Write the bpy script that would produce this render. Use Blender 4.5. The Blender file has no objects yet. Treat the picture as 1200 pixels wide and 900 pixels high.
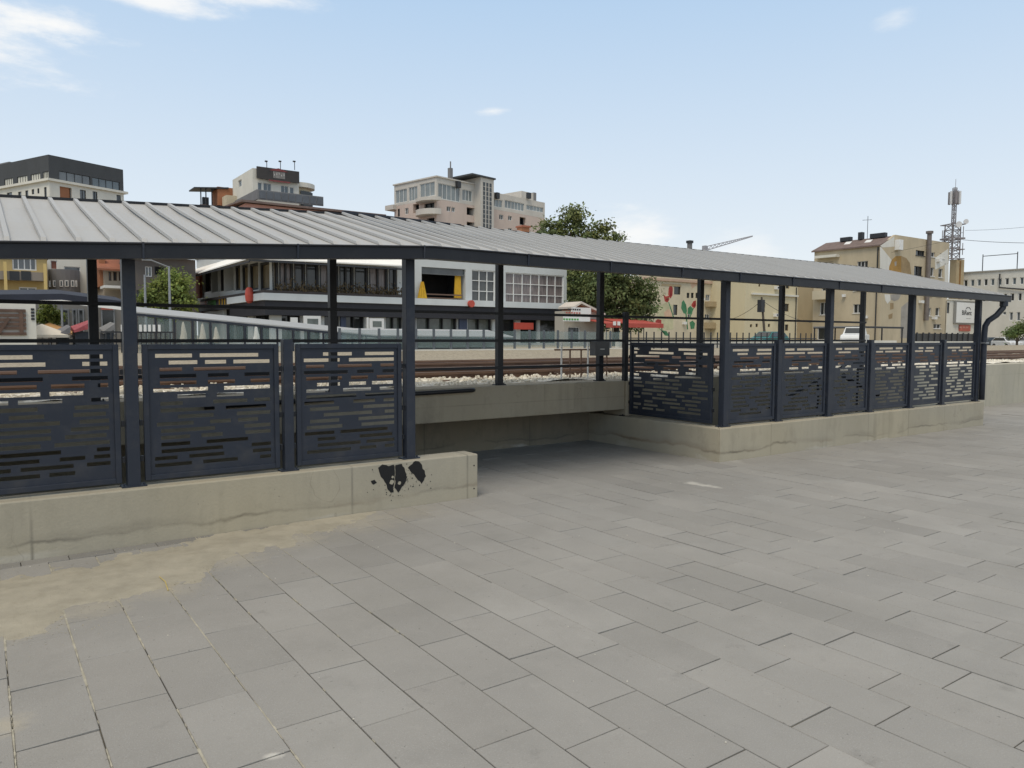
import bpy, bmesh, math, random
from mathutils import Vector, Matrix, noise
R = math.radians
sc = bpy.context.scene
col = sc.collection
random.seed(7)

# ------------------------------------------------------------------ camera
F_PX, PITCH, YAW, ROLL, EYE = 883.78, 0.06322, 0.95488, 0.0037, 1.65
vdir = Vector((math.cos(YAW)*math.cos(PITCH), math.sin(YAW)*math.cos(PITCH), -math.sin(PITCH)))
rdir = Vector((math.sin(YAW), -math.cos(YAW), 0))
udir = rdir.cross(vdir)
rdir, udir = rdir*math.cos(ROLL)+udir*math.sin(ROLL), -rdir*math.sin(ROLL)+udir*math.cos(ROLL)
cam = bpy.data.cameras.new('camera'); camo = bpy.data.objects.new('camera', cam); col.objects.link(camo)
M = Matrix((rdir, udir, -vdir)).transposed().to_4x4(); M.translation = (0, 0, EYE)
camo.matrix_world = M
cam.sensor_width = 36; cam.lens = 36*F_PX/1200; cam.clip_end = 6000; cam.clip_start = .05
sc.camera = camo

# ------------------------------------------------------------------ sky, sun, exposure
SUN_EL, SUN_AZ = R(60), YAW + R(163)          # high behind the camera, hazy
w = bpy.data.worlds.new('World'); sc.world = w; w.use_nodes = True
nt = w.node_tree; nt.nodes.clear()
def N(t, **k):
    n = nt.nodes.new(t)
    for a, b in k.items(): setattr(n, a, b)
    return n
def LK(a, b): nt.links.new(a, b)
out = N('ShaderNodeOutputWorld'); bg = N('ShaderNodeBackground'); LK(bg.outputs[0], out.inputs[0])
bg.inputs[1].default_value = .11
sky = N('ShaderNodeTexSky', sky_type='NISHITA'); sky.sun_disc = False
sky.sun_elevation = SUN_EL; sky.sun_rotation = math.pi/2 - SUN_AZ
sky.air_density = 1.0; sky.dust_density = 2.2; sky.ozone_density = 1.6
tc = N('ShaderNodeTexCoord'); sep = N('ShaderNodeSeparateXYZ'); LK(tc.outputs['Generated'], sep.inputs[0])
# thin pale haze veil that thickens towards the horizon
veil = N('ShaderNodeMapRange'); LK(sep.outputs['Z'], veil.inputs[0])
veil.inputs[1].default_value = 0.0; veil.inputs[2].default_value = .6; veil.inputs[3].default_value = .95; veil.inputs[4].default_value = .86
hz = N('ShaderNodeMix', data_type='RGBA'); LK(veil.outputs[0], hz.inputs[0]); LK(sky.outputs[0], hz.inputs[6])
hcol = N('ShaderNodeMix', data_type='RGBA')
hf = N('ShaderNodeMapRange'); LK(sep.outputs['Z'], hf.inputs[0]); hf.inputs[1].default_value = .05; hf.inputs[2].default_value = .5
LK(hf.outputs[0], hcol.inputs[0]); hcol.inputs[6].default_value = (7.9, 8.4, 8.7, 1); hcol.inputs[7].default_value = (3.7, 5.7, 8.2, 1)
ov = N('ShaderNodeMix', data_type='RGBA'); of = N('ShaderNodeMapRange'); LK(sep.outputs['Z'], of.inputs[0]); of.inputs[1].default_value = .5; of.inputs[2].default_value = .72
LK(of.outputs[0], ov.inputs[0]); LK(hcol.outputs[2], ov.inputs[6]); ov.inputs[7].default_value = (7.9, 7.6, 7.1, 1)    # sky above the view whitened, added to neutralise and soften the light
LK(ov.outputs[2], hz.inputs[7])
# clouds: soft banks by direction
def dirv(px, py):
    d = vdir + rdir*((px-600)/F_PX) - udir*((py-450)/F_PX); return d.normalized()
cl_prev = hz.outputs[2]
nz = N('ShaderNodeTexNoise'); nz.inputs['Scale'].default_value = 9; nz.inputs['Detail'].default_value = 8; nz.inputs['Roughness'].default_value = .62
mp = N('ShaderNodeMapping'); mp.inputs['Scale'].default_value = (1, 1, 3.2); LK(tc.outputs['Generated'], mp.inputs[0]); LK(mp.outputs[0], nz.inputs['Vector'])
for (px, py, rad, amt, zs) in ((45, 22, .22, 1., 4.6), (-90, 30, .34, 1., 4.), (170, -4, .2, .9, 5.5), (310, -2, .2, .85, 7), (577, 130, .05, .75, 3.6), (1050, 20, .05, .45, 1.6), (745, 272, .14, .85, 2.2), (860, 300, .18, .5, 3)):
    c = dirv(px, py)
    sub = N('ShaderNodeVectorMath', operation='SUBTRACT'); LK(tc.outputs['Generated'], sub.inputs[0]); sub.inputs[1].default_value = c
    sca = N('ShaderNodeVectorMath', operation='MULTIPLY'); LK(sub.outputs[0], sca.inputs[0]); sca.inputs[1].default_value = (1, 1, zs)
    ln = N('ShaderNodeVectorMath', operation='LENGTH'); LK(sca.outputs[0], ln.inputs[0])
    mr = N('ShaderNodeMapRange'); LK(ln.outputs['Value'], mr.inputs[0]); mr.inputs[1].default_value = rad; mr.inputs[2].default_value = 0; mr.inputs[3].default_value = -.42; mr.inputs[4].default_value = .3
    ad = N('ShaderNodeMath', operation='ADD'); LK(mr.outputs[0], ad.inputs[0]); LK(nz.outputs[0], ad.inputs[1])
    m2 = N('ShaderNodeMapRange', interpolation_type='SMOOTHSTEP'); LK(ad.outputs[0], m2.inputs[0]); m2.inputs[1].default_value = .42; m2.inputs[2].default_value = .85; m2.inputs[4].default_value = amt
    mx = N('ShaderNodeMix', data_type='RGBA'); LK(m2.outputs[0], mx.inputs[0]); LK(cl_prev, mx.inputs[6]); mx.inputs[7].default_value = (8.9, 8.9, 8.8, 1)
    cl_prev = mx.outputs[2]
LK(cl_prev, bg.inputs[0])
sun = bpy.data.lights.new('sun', 'SUN'); sun.energy = 1.75; sun.angle = R(24); sun.color = (1, .90, .75)
suno = bpy.data.objects.new('sun', sun); col.objects.link(suno)
sd = Vector((math.cos(SUN_AZ)*math.cos(SUN_EL), math.sin(SUN_AZ)*math.cos(SUN_EL), math.sin(SUN_EL)))
suno.rotation_euler = sd.to_track_quat('Z', 'Y').to_euler()
sc.view_settings.view_transform = 'Standard'; sc.view_settings.look = 'None'
sc.view_settings.exposure = 0.0; sc.view_settings.gamma = 1; sc.view_settings.use_curve_mapping = False
sc.render.engine = 'CYCLES'

# ------------------------------------------------------------------ survey helpers (pixel of the 1200x900 photo -> metres)
def ray(px, py): return vdir + rdir*((px-600)/F_PX) - udir*((py-450)/F_PX)
def on_t(px, py, t):
    d = ray(px, py); k = t/d.y; return d.x*k, EYE+d.z*k
def on_s(px, py, s):
    d = ray(px, py); k = s/d.x; return d.y*k, EYE+d.z*k
def gnd(px, py, z=0.):
    d = ray(px, py); k = (z-EYE)/d.z; return d.x*k, d.y*k
def at_depth(px, py, depth):
    d = ray(px, py); k = depth/math.hypot(d.x, d.y)*math.hypot(1, (px-600)/F_PX); return Vector((d.x*k, d.y*k, EYE+d.z*k))

# ------------------------------------------------------------------ materials
MATS = {}
def mat(name, c, rough=.65, var=.12, scale=2., bump=0., metal=0., bscale=None, spec=.4, dirt=None, alpha=1., attr=False, stretch=None, trans=0.):
    if name in MATS: return MATS[name]
    m = bpy.data.materials.new(name); m.use_nodes = True; MATS[name] = m
    t = m.node_tree; b = t.nodes['Principled BSDF']
    b.inputs['Roughness'].default_value = rough; b.inputs['Metallic'].default_value = metal
    b.inputs['Specular IOR Level'].default_value = spec; b.inputs['Alpha'].default_value = alpha
    if trans: b.inputs['Transmission Weight'].default_value = trans
    tcn = t.nodes.new('ShaderNodeTexCoord'); vec = tcn.outputs['Object']
    if stretch:
        mp = t.nodes.new('ShaderNodeMapping'); mp.inputs['Scale'].default_value = stretch; t.links.new(vec, mp.inputs[0]); vec = mp.outputs[0]
    n1 = t.nodes.new('ShaderNodeTexNoise'); n1.inputs['Scale'].default_value = scale; n1.inputs['Detail'].default_value = 7; n1.inputs['Roughness'].default_value = .62
    t.links.new(vec, n1.inputs['Vector'])
    mr = t.nodes.new('ShaderNodeMapRange'); t.links.new(n1.outputs[0], mr.inputs[0]); mr.inputs[1].default_value = .28; mr.inputs[2].default_value = .72
    mr.inputs[3].default_value = 1-var; mr.inputs[4].default_value = 1+var
    mul = t.nodes.new('ShaderNodeVectorMath'); mul.operation = 'SCALE'
    if attr:
        an = t.nodes.new('ShaderNodeAttribute'); an.attribute_name = 'tint'
        am = t.nodes.new('ShaderNodeVectorMath'); am.operation = 'MULTIPLY'; am.inputs[0].default_value = c[:3]; t.links.new(an.outputs['Color'], am.inputs[1])
        t.links.new(am.outputs[0], mul.inputs[0])
    else: mul.inputs[0].default_value = c[:3]
    t.links.new(mr.outputs[0], mul.inputs['Scale']); last = mul.outputs[0]
    if dirt:   # (colour, amount, scale)
        n2 = t.nodes.new('ShaderNodeTexNoise'); n2.inputs['Scale'].default_value = dirt[2]; n2.inputs['Detail'].default_value = 9; n2.inputs['Roughness'].default_value = .7
        t.links.new(vec, n2.inputs['Vector'])
        r2 = t.nodes.new('ShaderNodeMapRange'); t.links.new(n2.outputs[0], r2.inputs[0]); r2.inputs[1].default_value = .5; r2.inputs[2].default_value = .72; r2.inputs[4].default_value = dirt[1]
        mx = t.nodes.new('ShaderNodeMix'); mx.data_type = 'RGBA'; t.links.new(r2.outputs[0], mx.inputs[0]); t.links.new(last, mx.inputs[6]); mx.inputs[7].default_value = (*dirt[0], 1)
        last = mx.outputs[2]
    t.links.new(last, b.inputs['Base Color'])
    if bump:
        n3 = t.nodes.new('ShaderNodeTexNoise'); n3.inputs['Scale'].default_value = bscale or scale*12; n3.inputs['Detail'].default_value = 6
        t.links.new(tcn.outputs['Object'], n3.inputs['Vector'])
        bp = t.nodes.new('ShaderNodeBump'); bp.inputs['Strength'].default_value = bump; bp.inputs['Distance'].default_value = .01
        t.links.new(n3.outputs[0], bp.inputs['Height']); t.links.new(bp.outputs[0], b.inputs['Normal'])
    m['last'] = last.node.name
    return m

STEEL = mat('anthracite_paint', (.022, .028, .042), .45, .10, 3, .05, dirt=((.095, .09, .082), .32, 4), spec=.4)
STEEL_IN = mat('black_steel', (.014, .015, .018), .5, .1, 3)
GUTTER = mat('gutter_paint', (.012, .0135, .018), .42, .1, 2, .04, dirt=((.06, .06, .06), .2, 3), spec=.35)
ROOFM = mat('coated_sheet', (.40, .395, .38), .5, .05, .9, .02, dirt=((.30, .295, .28), .35, 1.3), stretch=(4.5, .3, 1), spec=.5)
SHEETRIB = ROOFM
BLACKP = mat('black_spray', (.008, .008, .009), .45, .2, 30)
GALV = mat('galvanised', (.30, .31, .32), .4, .15, 6, metal=.6)
WHITEM = mat('white_paint', (.74, .74, .72), .5, .06, 2, dirt=((.5, .48, .42), .3, 2))
DARKGLASS = mat('dark_glass', (.035, .04, .042), .08, .4, .6, spec=.6)
GREYGLASS = mat('grey_glass', (.13, .145, .155), .1, .25, .5, spec=.7)
BLUEGLASS = mat('blue_glass', (.10, .13, .15), .08, .25, .5, spec=.8)
GREENGLASS = mat('shop_glass', (.11, .13, .12), .1, .55, .8, spec=.6)
PALEGLASS = mat('pale_glass', (.20, .225, .225), .08, .35, .35, spec=.8)
DIMGLASS = mat('dim_glass', (.075, .08, .08), .08, .5, .5, spec=.6)
CURTAIN = mat('curtained_glass', (.185, .155, .15), .2, .5, 1.6, stretch=(6, 6, .6), spec=.6)
FRAMEW = mat('window_frame_white', (.72, .72, .70), .5, .05)
FRAMED = mat('window_frame_dark', (.03, .032, .036), .5, .1)
AMBER = mat('amber_curtain_glass', (.17, .14, .085), .18, .6, 1.2, stretch=(5, 5, .4), spec=.6)  # warm brown pane colour with vertical curtain streaks
VOIDM = mat('shade_black', (.012, .011, .011), .9, .3, .7)  # near-black stands in for the shade inside rooms, recesses and holes
RUST = mat('rusty_rail', (.185, .115, .082), .75, .35, 2, .2, dirt=((.06, .04, .033), .8, .5), stretch=(.25, 1, 6))
RAILTOP = mat('rail_head', (.30, .22, .17), .4, .2, 4, metal=.5)
SLEEPER = mat('old_sleeper', (.16, .12, .09), .9, .35, 4, .3)

def concrete(name, c, tide=True, joints=1.25, blotch=.62):
    m = mat(name, c, .82, .13, 1.6, .25, bscale=45, spec=.25, dirt=(tuple(x*.58 for x in c), blotch, 3.2), stretch=(1, 1, .45))
    t = m.node_tree; b = t.nodes['Principled BSDF']
    geo = t.nodes.new('ShaderNodeNewGeometry'); sx = t.nodes.new('ShaderNodeSeparateXYZ'); t.links.new(geo.outputs['Position'], sx.inputs[0])
    last = b.inputs['Base Color'].links[0].from_socket
    def darkline(fac_socket, colr):
        nonlocal last
        mx = t.nodes.new('ShaderNodeMix'); mx.data_type = 'RGBA'; t.links.new(fac_socket, mx.inputs[0]); t.links.new(last, mx.inputs[6]); mx.inputs[7].default_value = (*colr, 1); last = mx.outputs[2]
    def band(sock, centre, width, amt, lo=0):
        a = t.nodes.new('ShaderNodeMath'); a.operation = 'SUBTRACT'; t.links.new(sock, a.inputs[0]); a.inputs[1].default_value = centre
        ab = t.nodes.new('ShaderNodeMath'); ab.operation = 'ABSOLUTE'; t.links.new(a.outputs[0], ab.inputs[0])
        r = t.nodes.new('ShaderNodeMapRange'); t.links.new(ab.outputs[0], r.inputs[0]); r.inputs[1].default_value = lo; r.inputs[2].default_value = width; r.inputs[3].default_value = amt; r.inputs[4].default_value = 0
        return r.outputs[0]
    def mulnode(a, b2):
        q = t.nodes.new('ShaderNodeMath'); q.operation = 'MULTIPLY'; t.links.new(a, q.inputs[0]); t.links.new(b2, q.inputs[1]); return q.outputs[0]
    def nse(scale, lo, hi, dim='3D', detail=5):
        q = t.nodes.new('ShaderNodeTexNoise'); q.inputs['Scale'].default_value = scale; q.inputs['Detail'].default_value = detail; t.links.new(geo.outputs['Position'], q.inputs['Vector'])
        r = t.nodes.new('ShaderNodeMapRange'); t.links.new(q.outputs[0], r.inputs[0]); r.inputs[1].default_value = .3; r.inputs[2].default_value = .7; r.inputs[3].default_value = lo; r.inputs[4].default_value = hi; r.clamp = False
        return r.outputs[0]
    if tide:
        wa = nse(.8, -.055, .055); wb = nse(6., -.016, .016, detail=8); wob_n = t.nodes.new('ShaderNodeMath'); wob_n.operation = 'ADD'; t.links.new(wa, wob_n.inputs[0]); t.links.new(wb, wob_n.inputs[1]); wob = wob_n.outputs[0]; ad = t.nodes.new('ShaderNodeMath'); ad.operation = 'ADD'; t.links.new(sx.outputs['Z'], ad.inputs[0]); t.links.new(wob, ad.inputs[1])
        # damp foot of the wall, then the dark tide line above it
        lowr = t.nodes.new('ShaderNodeMapRange'); t.links.new(ad.outputs[0], lowr.inputs[0]); lowr.inputs[1].default_value = .115; lowr.inputs[2].default_value = .085; lowr.inputs[4].default_value = .35
        darkline(lowr.outputs[0], tuple(min(1, x*1.12) for x in c))
        darkline(mulnode(band(ad.outputs[0], .115, .022, .85), nse(1.3, -.45, 1.25)), (.10, .085, .06))
        darkline(mulnode(band(ad.outputs[0], .15, .05, .55), nse(.9, -.6, 1.0)), (.17, .145, .10))
        darkline(mulnode(band(ad.outputs[0], .12, .03, .8), nse(.7, -1.2, .9)), (.20, .12, .05))      # rusty seep
        ef = t.nodes.new('ShaderNodeMapRange'); t.links.new(ad.outputs[0], ef.inputs[0]); ef.inputs[1].default_value = .05; ef.inputs[2].default_value = .02; ef.inputs[4].default_value = .8
        darkline(mulnode(ef.outputs[0], nse(1.0, -1.1, 1.0)), (.62, .60, .54))       # white lime bloom at the foot
    if joints:
        md = t.nodes.new('ShaderNodeMath'); md.operation = 'MODULO'; 
        av = t.nodes.new('ShaderNodeMath'); av.operation = 'ADD'; t.links.new(sx.outputs['X'], av.inputs[0]); av.inputs[1].default_value = 100.35
        t.links.new(av.outputs[0], md.inputs[0]); md.inputs[1].default_value = joints
        darkline(mulnode(band(md.outputs[0], joints/2, .016, .9), nse(1.2, -.2, 1.)), tuple(x*.40 for x in c))
        darkline(mulnode(band(sx.outputs['Z'], .75, .01, .55), nse(1.5, .0, 1.1)), tuple(x*.35 for x in c))
    # pores and small pits, vertical rain streaks, broad grey weathering
    vo = t.nodes.new('ShaderNodeTexVoronoi'); vo.inputs['Scale'].default_value = 26; t.links.new(geo.outputs['Position'], vo.inputs['Vector'])
    pr = t.nodes.new('ShaderNodeMapRange'); t.links.new(vo.outputs['Distance'], pr.inputs[0]); pr.inputs[1].default_value = .17; pr.inputs[2].default_value = .10; pr.inputs[4].default_value = .9
    darkline(mulnode(pr.outputs[0], nse(3.1, -2.2, 1.)), tuple(x*.38 for x in c))
    smp = t.nodes.new('ShaderNodeMapping'); smp.inputs['Scale'].default_value = (9, 9, .5); t.links.new(geo.outputs['Position'], smp.inputs[0])
    sn = t.nodes.new('ShaderNodeTexNoise'); sn.inputs['Scale'].default_value = 1.; sn.inputs['Detail'].default_value = 6; t.links.new(smp.outputs[0], sn.inputs['Vector'])
    sr_ = t.nodes.new('ShaderNodeMapRange'); t.links.new(sn.outputs[0], sr_.inputs[0]); sr_.inputs[1].default_value = .52; sr_.inputs[2].default_value = .75; sr_.inputs[4].default_value = .5
    darkline(mulnode(sr_.outputs[0], nse(.8, -.3, 1.1)), tuple(x*.6 for x in c))
    darkline(nse(.45, -.1, .42, detail=9), (c[0]*.8, c[0]*.78, c[0]*.70))
    # thin wandering cracks and rain streaks
    vz = t.nodes.new('ShaderNodeTexNoise'); vz.inputs['Scale'].default_value = 1.3; vz.inputs['Detail'].default_value = 3; t.links.new(geo.outputs['Position'], vz.inputs['Vector'])
    darkline(mulnode(band(vz.outputs[0], .5, .004, .55), nse(.6, -.6, .9)), tuple(x*.4 for x in c))
    t.links.new(last, b.inputs['Base Color'])
    return m
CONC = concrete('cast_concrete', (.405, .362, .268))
CONC_B = concrete('old_concrete', (.36, .305, .215), tide=False, joints=2.4, blotch=.75)
CONC_W = concrete('block_concrete', (.47, .435, .335), tide=False, joints=.9)

# ------------------------------------------------------------------ mesh helpers
class MB:
    def __init__(s): s.v = []; s.f = []; s.tint = None
    def quad(s, a, b, c, d): i = len(s.v); s.v += [tuple(a), tuple(b), tuple(c), tuple(d)]; s.f.append((i, i+1, i+2, i+3))
    def poly(s, pts): i = len(s.v); s.v += [tuple(p) for p in pts]; s.f.append(tuple(range(i, i+len(pts))))
    def hexa(s, p):  # 8 points: bottom 4 ccw, top 4
        i = len(s.v); s.v += [tuple(q) for q in p]
        s.f += [(i+3, i+2, i+1, i), (i+4, i+5, i+6, i+7)] + [(i+k, i+(k+1) % 4, i+4+(k+1) % 4, i+4+k) for k in range(4)]
    def box(s, x0, x1, y0, y1, z0, z1):
        s.hexa([(x0, y0, z0), (x1, y0, z0), (x1, y1, z0), (x0, y1, z0), (x0, y0, z1), (x1, y0, z1), (x1, y1, z1), (x0, y1, z1)])
    def bar(s, a, b, w, h=None, up=(0, 0, 1)):
        a, b = Vector(a), Vector(b); d = (b-a).normalized(); h = h or w; up = Vector(up)
        if abs(d.dot(up)) > .99: up = Vector((0, 1, 0))
        x = d.cross(up).normalized()*w/2; y = x.cross(d).normalized()*h/2
        s.hexa([a-x-y, a+x-y, b+x-y, b-x-y, a-x+y, a+x+y, b+x+y, b-x+y])
    def tube(s, pts, r, n=10, cap=True):
        pts = [Vector(p) for p in pts]; rs = r if isinstance(r, (list, tuple)) else [r]*len(pts); i0 = len(s.v); ref = None
        for k, p in enumerate(pts):
            d = (pts[min(k+1, len(pts)-1)]-pts[max(k-1, 0)]).normalized()
            if ref is None: ref = Vector((0, 0, 1)) if abs(d.z) < .9 else Vector((1, 0, 0))
            x = d.cross(ref).normalized(); y = d.cross(x).normalized(); ref = y.cross(d) if False else ref
            for j in range(n):
                a = 2*math.pi*j/n; s.v.append(tuple(p + x*math.cos(a)*rs[k] + y*math.sin(a)*rs[k]))
        for k in range(len(pts)-1):
            for j in range(n):
                a = i0+k*n+j; b = i0+k*n+(j+1) % n; s.f.append((a, b, b+n, a+n))
        if cap:
            s.f.append(tuple(i0+j for j in range(n))[::-1]); s.f.append(tuple(i0+(len(pts)-1)*n+j for j in range(n)))
    def prism(s, pts2, fn, d0, d1):  # outline pts2 (ccw), fn(a,b,d)->3d
        n = len(pts2); i = len(s.v)
        s.v += [tuple(fn(a, b, d0)) for a, b in pts2] + [tuple(fn(a, b, d1)) for a, b in pts2]
        s.f.append(tuple(range(i, i+n))[::-1]); s.f.append(tuple(range(i+n, i+2*n)))
        s.f += [(i+k, i+(k+1) % n, i+n+(k+1) % n, i+n+k) for k in range(n)]
    def build(s, name, m, parent=None, bevel=0, smooth=False):
        me = bpy.data.meshes.new(name); me.from_pydata(s.v, [], s.f)
        if s.tint:
            at = me.color_attributes.new('tint', 'FLOAT_COLOR', 'CORNER')
            k = 0; buf = []
            for p in me.polygons:
                c = s.tint[p.index]
                for _ in range(p.loop_total): buf += [c[0], c[1], c[2], 1.]
            at.data.foreach_set('color', buf)
        me.materials.append(m)
        if not s.tint and len(s.f) < 60000:
            bm = bmesh.new(); bm.from_mesh(me); bmesh.ops.recalc_face_normals(bm, faces=bm.faces); bm.to_mesh(me); bm.free()
        if smooth: me.polygons.foreach_set('use_smooth', [True]*len(me.polygons))
        o = bpy.data.objects.new(name, me); col.objects.link(o)
        if parent: o.parent = parent
        if bevel:
            b = o.modifiers.new('bevel', 'BEVEL'); b.width = bevel; b.segments = 2; b.limit_method = 'ANGLE'
        return o
def tag(o, label=None, cat=None, group=None, kind=None):
    if label: o['label'] = label
    if cat: o['category'] = cat
    if group: o['group'] = group
    if kind: o['kind'] = kind
    return o
def empty(name, loc, rz=0, label=None, cat=None, group=None):
    o = bpy.data.objects.new(name, None); col.objects.link(o); o.location = loc; o.rotation_euler = (0, 0, rz); o.empty_display_size = .2
    return tag(o, label, cat, group)
def copy_part(o, parent, loc=None):
    c = o.copy(); col.objects.link(c); c.parent = parent
    if loc is not None: c.location = loc
    return c
def copy_tree(o, parent=None):
    c = o.copy(); col.objects.link(c); c.parent = parent
    for ch in list(o.children): copy_tree(ch, c)
    return c
def to_mesh_part(o):
    dg = bpy.context.evaluated_depsgraph_get(); me = bpy.data.meshes.new_from_object(o.evaluated_get(dg)); n = o.name
    c = bpy.data.objects.new(n, me); c.parent = o.parent; c.location = o.location; c.rotation_euler = o.rotation_euler; c.scale = o.scale; bpy.data.objects.remove(o); c.name = n; col.objects.link(c); return c
def text_obj(name, body, size, m, parent, loc, rot, align='CENTER', ext=.01, sx=1, shear=0):
    cu = bpy.data.curves.new(name, 'FONT'); cu.body = body; cu.size = size; cu.align_x = align; cu.align_y = 'CENTER'; cu.extrude = ext; cu.materials.append(m); cu.shear = shear
    o = bpy.data.objects.new(name, cu); col.objects.link(o); o.parent = parent; o.location = loc; o.rotation_euler = rot; o.scale = (sx, 1, 1)
    return o

# ================================================================== GROUND
T0 = 6.466; S0 = 4.151; S1 = 7.924; S2 = 15.56; TB = 8.322; TW = 9.08; HW = .446; ZB = .984; ZC = .549; GZ = .93
GROUNDM = mat('city_ground', (.30, .265, .20), .95, .2, .25, .2, dirt=((.2, .17, .12), .5, .12))
def sstep(a, b2, x): x = max(0., min(1., (x-a)/(b2-a))); return x*x*(3-2*x)
def gzf(x, y): return GZ-.03-.62*sstep(40, 72, x)*sstep(33.5, 38, y)
g = MB(); gx = [-3000, -800, -200, -60]+[i*6. for i in range(-5, 30)]+[220, 300, 800, 3000]; gy = [9.12, 20, 28, 33.5, 34.5, 35.5, 36.5, 38]+[42+8.*i for i in range(12)]+[180, 300, 900, 4000]
for y in gy:
    for x in gx: g.v.append((x, y, gzf(x, y)))
n_ = len(gx)
for j in range(len(gy)-1):
    for i in range(n_-1): a = j*n_+i; g.f.append((a, a+1, a+n_+1, a+n_))
for a, b2 in zip(gx, gx[1:]): g.quad((a, 9.12, -.5), (b2, 9.12, -.5), (b2, 9.12, GZ-.03), (a, 9.12, GZ-.03))
g.box(-3000, 3000, -3000, 9.0, -.6, -.03)
tag(g.build('ground', GROUNDM), kind='structure')

# paving slabs 300 x 600 laid in third bond, columns running away from the shelter wall
pav = MB(); pav.tint = []
PITCH_S, PITCH_T = .300, .613
def slab(x0, x1, y0, y1, c):
    z = random.gauss(0, .0010); a = random.gauss(0, .0010); b = random.gauss(0, .0008); gap = .0026; gy_ = .0037 if random.random() < .8 else .0024
    x0 += gap; x1 -= gap; y0 += gy_; y1 -= gy_; e = .003
    top = [(x0+e, y0+e, z-a-b), (x1-e, y0+e, z+a-b), (x1-e, y1-e, z+a+b), (x0+e, y1-e, z-a+b)]
    mid = [(x0, y0, z-a-b-.0025), (x1, y0, z+a-b-.0025), (x1, y1, z+a+b-.0025), (x0, y1, z-a+b-.0025)]
    low = [(p[0], p[1], -.02) for p in mid]
    i = len(pav.v); pav.v += top+mid+low; pav.f.append((i, i+1, i+2, i+3)); pav.tint.append(c)
    for k in range(4):
        k2 = (k+1) % 4
        pav.f.append((i+4+k, i+4+k2, i+k2, i+k)); pav.tint.append(c)
        pav.f.append((i+8+k, i+8+k2, i+4+k2, i+4+k)); pav.tint.append(c)
def slabtint():
    v = random.gauss(1, .038); wm = random.gauss(0, .0022)
    if random.random() < .10: v *= .95
    if random.random() < .06: v *= 1.04
    return (v*(1+wm), v, v*(1-wm))
for i in range(-24, 150):
    x0 = .965 + (i-0)*PITCH_S
    off = 3.075 if i % 2 == 0 else 2.88
    off += random.choice((0, 0, 0, .0)) + random.gauss(0, .006)
    tmax = TW if S0 < x0+.15 < S1 else (T0 if x0 < S2 else 8.2)
    if x0 < S0 and x0+.15 < 2.2: tmax = T0-.135
    j0 = -16
    for j in range(j0, 12):
        y0 = off + j*PITCH_T; y1 = y0+PITCH_T
        if y0 > tmax: continue
        if y1 > tmax: y1 = tmax
        if y1-y0 < .03 or y1 < -6: continue
        slab(x0, x0+PITCH_S, y0, y1, slabtint())
for (a, b2) in ((S0+.003, .965+11*PITCH_S), (.965+23*PITCH_S, S1-.002)):      # cut strips beside the two wall ends
    y = T0
    while y < TW-.02: slab(a, b2, y, min(y+PITCH_T, TW), slabtint()); y += PITCH_T
xx = -7.
while xx < 2.2:      # soldier course of darker pavers along the foot of the wall
    slab(xx, min(xx+.30, 2.2), T0-.135, T0, tuple(.72*c for c in slabtint())); xx += .30
PAVEM = mat('grey_paving', (.288, .278, .258), .8, .075, 1.3, .3, bscale=120, spec=.3, dirt=((.335, .325, .30), .35, 1.1), attr=True)
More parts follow.
